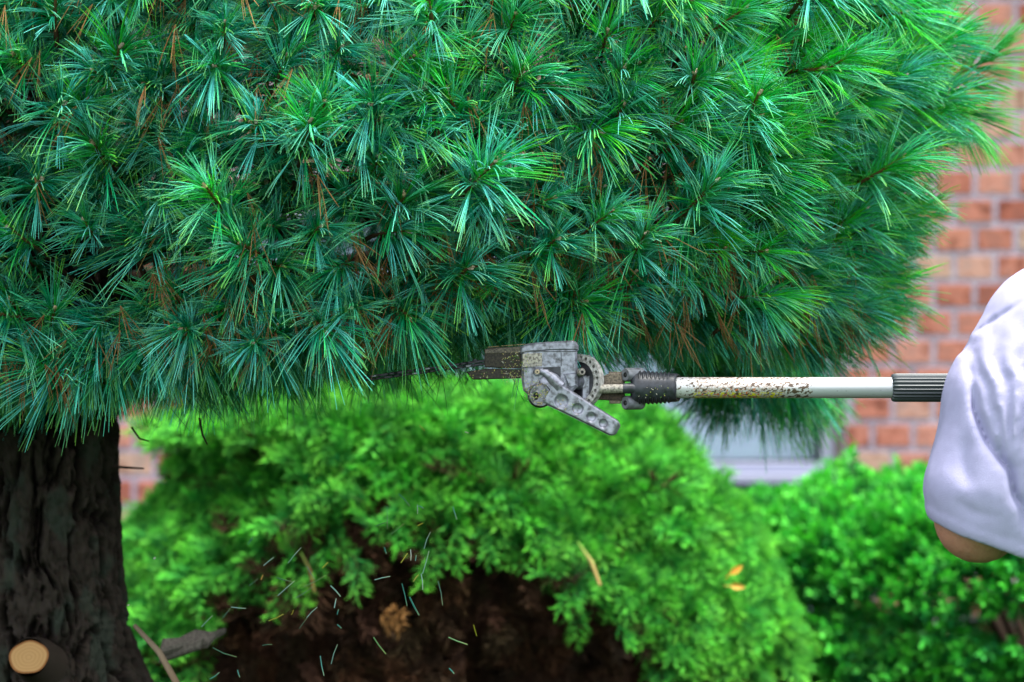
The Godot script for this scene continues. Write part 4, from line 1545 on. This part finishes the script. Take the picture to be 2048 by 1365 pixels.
	var cloth := grain(plain(0.40, 0.38, 0.565, 0.95), noise_tex(61, 0.02, [0, 1], [Color(0.95, 0.95, 0.95), Color(1, 1, 1)]), 5.0, noise_tex(62, 0.25, [0, 1], [Color.BLACK, Color.WHITE], FastNoiseLite.TYPE_SIMPLEX, 2), 0.07)
	cloth.metallic_specular = 0.15
	var sh := part("shirt", b.mesh(), cloth, who)
	b = MB.new()
	nets(func(p): return maxf(shirt.call(p) - 0.001, 0.846 - p.x), Vector3(0.84, 0.03, -0.26), Vector3(1.24, 0.74, 0.32), 0.0125, b, Color.WHITE, 0.02)
	nets(func(p): return maxf(maxf(shirt.call(p), p.x - 0.862), p.z - 0.070), Vector3(0.66, 0.03, -0.26), Vector3(0.88, 0.74, 0.08), 0.0125, b, Color.WHITE, 0.02)
	nets(func(p): return maxf(maxf(maxf(shirt.call(p), p.x - 0.8585), 0.0635 - p.z), p.y - 0.205), Vector3(0.66, 0.03, 0.05), Vector3(0.88, 0.22, 0.34), 0.0125, b, Color.WHITE, 0.02)
	for k in b.v.size():
		b.v[k] -= o
	b.smooth()
	part("shirt_back", b.mesh(), cloth, sh)
	# trousers and boots
	b = MB.new()
	var legs := [[Vector3(1.0, 0.16, 0.08), Vector3(1.01, 0.06, 0.09), 0.135, 0.145], [Vector3(0.95, 0.06, 0.17), Vector3(0.92, gy + 0.46, 0.18), 0.10, 0.078], [Vector3(0.92, gy + 0.46, 0.18), Vector3(0.99, gy + 0.12, 0.20), 0.076, 0.066], [Vector3(1.07, 0.06, 0.02), Vector3(1.05, gy + 0.46, -0.03), 0.10, 0.078], [Vector3(1.05, gy + 0.46, -0.03), Vector3(1.15, gy + 0.12, -0.02), 0.076, 0.066]]
	nets(func(p): return maxf(bones(p, legs, 0.03), maxf(gy + 0.07 - p.y, p.y - 0.13)), Vector3(0.8, gy + 0.02, -0.2), Vector3(1.3, 0.2, 0.36), 0.0135, b, Color(0.03, 0.04, 0.07))
	for k in b.v.size():
		b.v[k] -= o
	b.smooth()
	part("trousers", b.mesh(), tinted(0.9, 0.3), who)
	for f in [[Vector3(0.99, gy + 0.10, 0.20), Vector3(0.995, gy + 0.045, 0.20), Vector3(0.84, gy + 0.038, 0.14)], [Vector3(1.15, gy + 0.10, -0.02), Vector3(1.155, gy + 0.045, -0.02), Vector3(1.0, gy + 0.038, -0.08)]]:
		b = MB.new()
		var shoe := [[f[0], f[1], 0.055, 0.054], [f[1], f[2], 0.052, 0.044]]
		nets(func(p): return maxf(bones(p, shoe, 0.03), gy + 0.003 - p.y), f[2] - Vector3(0.1, 0.06, 0.1), f[0] + Vector3(0.1, 0.1, 0.1), 0.01, b, Color(0.05, 0.035, 0.025))
		for k in b.v.size():
			b.v[k] -= o
		b.smooth()
		part("boot", b.mesh(), tinted(0.6, 0.4), who)

# ------------------------------------------------------------------ needle clippings in the air
func clip(x1: float, y1: float, x2: float, y2: float, w: float, c: int, label: String) -> void:
	# photograph region read at 2.416 times, from its corner at (400, 800)
	var z := rng.randf_range(-0.05, 0.04)
	var a := at(400 + x1 / 2.416, 800 + y1 / 2.416, z)
	var e := at(400 + x2 / 2.416, 800 + y2 / 2.416, z + rng.randf_range(-0.01, 0.01))
	var m := (a + e) * 0.5
	var b := MB.new()
	var col: Color = [Color(0.19, 0.33, 0.27), Color(0.04, 0.13, 0.075), Color(0.36, 0.34, 0.02), Color(0.03, 0.18, 0.14), Color(0.09, 0.22, 0.07), Color(0.36, 0.20, 0.04), Color(0.40, 0.44, 0.38)][c]
	var r := w * S * 0.35
	var bow := Vector3(rng.randf_range(-1, 1), rng.randf_range(-1, 1), 0) * (e - a).length() * 0.04
	b.tube(PackedVector3Array([a - m, bow, e - m]), PackedFloat32Array([r * 0.85, r, r * 0.8]), 5, PackedColorArray([col, col, col.lerp(Color(0.5, 0.42, 0.08), 0.25)]), true)
	var o := part("needle_clipping", b.mesh(), tinted(0.4, 0.5, 0.3))
	o.position = m
	tag(o, label, "needle clipping", "pine needle clippings falling below the trimmer")

func build_clippings() -> void:
	clip(305, 803, 355, 763, 2.6, 0, "pale clipping slanting up to the right, left edge of the brown hollow")
	clip(425, 790, 488, 715, 2.6, 0, "long pale clipping slanting steeply above the brown hollow's left end")
	clip(375, 948, 455, 877, 2.4, 0, "thin pale clipping, upper of two parallel slanting ones at left of hollow")
	clip(457, 962, 543, 905, 2.2, 1, "dull green clipping, lower of two parallel slanting ones at left of hollow")
	clip(500, 905, 605, 850, 2.6, 4, "long green clipping crossing above the two parallel slanting ones")
	clip(368, 860, 442, 880, 2.8, 1, "dark green clipping lying nearly level left of the long green one")
	clip(515, 805, 555, 870, 2.6, 1, "dark clipping slanting down to meet the long green one")
	clip(590, 815, 618, 787, 2.6, 2, "short yellow clipping over the dark hollow above the long green one")
	clip(630, 900, 678, 952, 4.4, 0, "wide pale grey clipping tilted down right in mid hollow")
	clip(648, 1008, 657, 962, 3.2, 0, "short upright pale clipping directly below the wide pale grey one")
	clip(515, 1055, 566, 1004, 2.8, 0, "bright pale clipping with another thin one trailing from its lower end")
	clip(478, 1108, 515, 1057, 2.0, 1, "thin dull clipping trailing below the bright pale slanting one")
	clip(330, 1070, 402, 1037, 2.6, 2, "longest yellow clipping, lying low at left over the brown twigs")
	clip(440, 1040, 450, 1018, 2.4, 2, "tiny upright yellow clipping just right of the longest yellow one")
	clip(662, 1040, 668, 1015, 3.4, 3, "stubby teal clipping below the short upright pale one")
	clip(662, 1088, 682, 1106, 4.4, 3, "blunt teal chip lower in mid hollow, below the stubby teal one")
	clip(633, 1278, 663, 1185, 2.8, 0, "long pale clipping tapering upward near the picture bottom, left of centre")
	clip(580, 1240, 598, 1336, 3.4, 3, "teal upright clipping at the very bottom, left of the tapering pale one")
	clip(838, 1150, 897, 1230, 4.2, 4, "broad green clipping with yellow end below the tan dead tuft")
	clip(843, 872, 918, 855, 3.0, 0, "pale clipping lying almost level in the middle of the hollow")
	clip(975, 890, 1000, 998, 3.4, 3, "long teal clipping hanging steeply, just left of the widest teal one")
	clip(1012, 955, 1057, 1042, 5.4, 3, "widest teal clipping, broad blade right of the tan dead tuft")
	clip(1150, 878, 1172, 995, 3.0, 1, "long dull green clipping standing alone at right of the hollow")
	clip(1068, 842, 1076, 920, 3.0, 0, "pale upright clipping touching the foot of the longest pale one")
	clip(1075, 842, 1106, 732, 3.0, 0, "longest pale clipping, steep, over the hollow's upper right edge")
	clip(1082, 722, 1113, 640, 2.8, 0, "bright pale clipping against dark juniper just above the longest pale one")
	clip(1030, 880, 1055, 847, 2.2, 5, "thin tan clipping left of the pale upright one")
	clip(970, 790, 1002, 742, 2.4, 2, "yellow green clipping slanting at the hollow's top edge")
	clip(1017, 725, 1018, 778, 2.6, 6, "whitish upright clipping beside the yellow green slanting one")
	clip(1040, 780, 1044, 752, 3.0, 3, "short teal clipping right of the whitish upright one")
	clip(920, 652, 985, 600, 2.4, 4, "green clipping slanting up right against the juniper's dark green face")
	clip(848, 612, 905, 593, 2.4, 1, "faint green clipping nearly level left of the slanting green one on the juniper")
	clip(903, 515, 905, 625, 1.6, 1, "long hair thin upright clipping in front of the juniper")
	clip(960, 455, 1013, 515, 2.6, 3, "teal clipping tilted down right, highest large one before the juniper")
	clip(1050, 508, 1051, 553, 2.4, 0, "short upright pale clipping before the juniper beneath the gearbox")
	clip(1056, 513, 1081, 526, 3.6, 3, "stubby teal clipping touching the short upright pale one")
	clip(1222, 518, 1241, 580, 2.8, 3, "teal steep clipping farthest right before the juniper face")
	clip(1052, 610, 1076, 598, 3.4, 2, "bright yellow chip against the juniper's lower green edge")
	clip(890, 715, 900, 745, 4.4, 3, "small broad teal chip at the hollow's upper rim")
	clip(1200, 1150, 1292, 1185, 4.6, 4, "large broad green clipping lying flat over brown twigs at lower right")
	clip(1322, 1090, 1337, 1143, 3.4, 2, "yellow green upright clipping above right of the large flat one")
	clip(1203, 1300, 1227, 1326, 5.0, 3, "blunt teal chip near the bottom beneath the large flat green one")
	clip(60, 1200, 175, 1245, 3.6, 1, "long bowed green clipping low at left over the dead wood")
	clip(180, 1308, 191, 1343, 3.8, 3, "short upright teal clipping at bottom left beyond the bowed green one")
	clip(45, 1352, 92, 1320, 3.4, 3, "teal clipping slanting at the very bottom beside the trunk's foot")
	clip(5, 1100, 58, 1045, 2.4, 0, "thin pale clipping slanting just right of the pine trunk")
	clip(108, 1055, 145, 1010, 1.8, 1, "hair thin clipping bending off the level grey green one near the trunk")
	clip(148, 1003, 220, 1010, 3.0, 0, "grey green clipping lying level above the dead wood")
	clip(235, 900, 280, 865, 1.8, 1, "faint thin clipping left of the little orange chip")
	clip(293, 872, 303, 848, 3.2, 5, "little orange chip at the hollow's left rim")
	clip(300, 1189, 346, 1184, 2.8, 1, "faint level clipping over brown litter, lower left")
	clip(1060, 125, 1085, 151, 1.8, 5, "tan thin clipping high up, just under the gearbox")
	clip(1280, 156, 1296, 161, 3.0, 6, "tiny white chip below the tilt lever")
	clip(230, 700, 256, 662, 2.2, 3, "bluish clipping in front of the juniper's lower left face")
	clip(-225, 770, -219, 764, 5.0, 6, "tiny whitish chip in front of the trunk bark")
	clip(-352, 996, -346, 992, 5.0, 6, "tiny pale chip in front of the trunk, lower left")

# ------------------------------------------------------------------ fallen wood and litter
func build_litter() -> void:
	var b := MB.new()
	var a := at(268, 1252, -0.36)
	var e := at(362, 1385, -0.30)
	b.tube(PackedVector3Array([Vector3.ZERO, (e - a) * 0.45 + Vector3(0.006, 0.004, 0), e - a]), PackedFloat32Array([0.0035, 0.0048, 0.0055]), 8, PackedColorArray([Color(0.16, 0.12, 0.08), Color(0.24, 0.18, 0.12), Color(0.20, 0.13, 0.08)]), true)
	var o := part("fallen_branch", b.mesh(), tinted(0.9, 0.2))
	o.position = a
	tag(o, "thin bare tan branch leaning down beside the pine trunk", "branch")
	b = MB.new()
	b.slab(PackedVector2Array([Vector2(-0.062, -0.020), Vector2(-0.02, -0.012), Vector2(0.018, -0.014), Vector2(0.036, 0.004), Vector2(0.056, 0.016), Vector2(0.030, 0.013), Vector2(0.006, 0.022), Vector2(-0.024, 0.008), Vector2(-0.05, 0.010)]), -0.010, 0.006, 0.004, Transform3D(Basis.from_euler(Vector3(-0.9, 0.25, 0.12)), Vector3.ZERO))
	b.slab(PackedVector2Array([Vector2(-0.05, -0.006), Vector2(0.02, -0.008), Vector2(0.03, 0.006), Vector2(-0.04, 0.008)]), -0.007, 0.007, 0.003, Transform3D(Basis.from_euler(Vector3(-0.4, -0.3, 0.4)), Vector3(-0.01, -0.012, 0.012)))
	o = part("dead_wood", b.mesh(), grain(plain(0.20, 0.175, 0.15, 0.9), noise_tex(71, 0.02, [0, 1], [Color(0.5, 0.48, 0.45), Color(1, 1, 1)]), 12.0))
	o.position = at(388, 1282, -0.55)
	tag(o, "grey splinter of dead wood on the mulch right of the pine trunk", "dead wood")
	var forms := []
	for k in 3:
		b = MB.new()
		for j in 5:
			b.col = Color(0.03, 0.018, 0.011).lerp(Color(0.08, 0.045, 0.024), rng.randf())
			var p := Vector3(rng.randf_range(-0.02, 0.02), rng.randf_range(0, 0.01), rng.randf_range(-0.02, 0.02))
			var v := Vector3(rng.randfn(), rng.randfn() * 0.35, rng.randfn()).normalized() * rng.randf_range(0.02, 0.05)
			b.tube(PackedVector3Array([p - v, p + Vector3(0, 0.003, 0), p + v]), PackedFloat32Array([0.0007, 0.0016, 0.0005]), 3)
		b.col = Color(0.08, 0.042, 0.022) * rng.randf_range(0.6, 1.2)
		b.flat([Vector3(-0.018, 0.004, 0), Vector3(0, 0.012, 0.011), Vector3(0.02, 0.006, 0), Vector3(0, 0.010, -0.01)], Vector3.UP)
		forms.append(b.mesh())
	var m := tinted(0.9, 0.2)
	var first: Node = null
	for f in 3:
		var w := []
		var c := []
		for k in 1500:
			var x := rng.randf_range(-0.95, 0.85)
			var z := rng.randf_range(-1.8, 0.15)
			w.append(Transform3D(Basis(Vector3.UP, rng.randf() * TAU) * Basis(Vector3.RIGHT, rng.randf_range(-0.6, 0.6)) * Basis.from_scale(Vector3.ONE * rng.randf_range(0.6, 1.4)), Vector3(x, ground_height(x, z) + 0.003, z)))
			c.append(Color(1, 1, 1) * rng.randf_range(0.4, 1.1))
		var q := scatter("leaf_litter", forms[f], m, w, c, first if first else self)
		if first == null:
			first = q
			tag(q, "brown fallen needles and leaves littering the bed", "litter", "", "stuff")
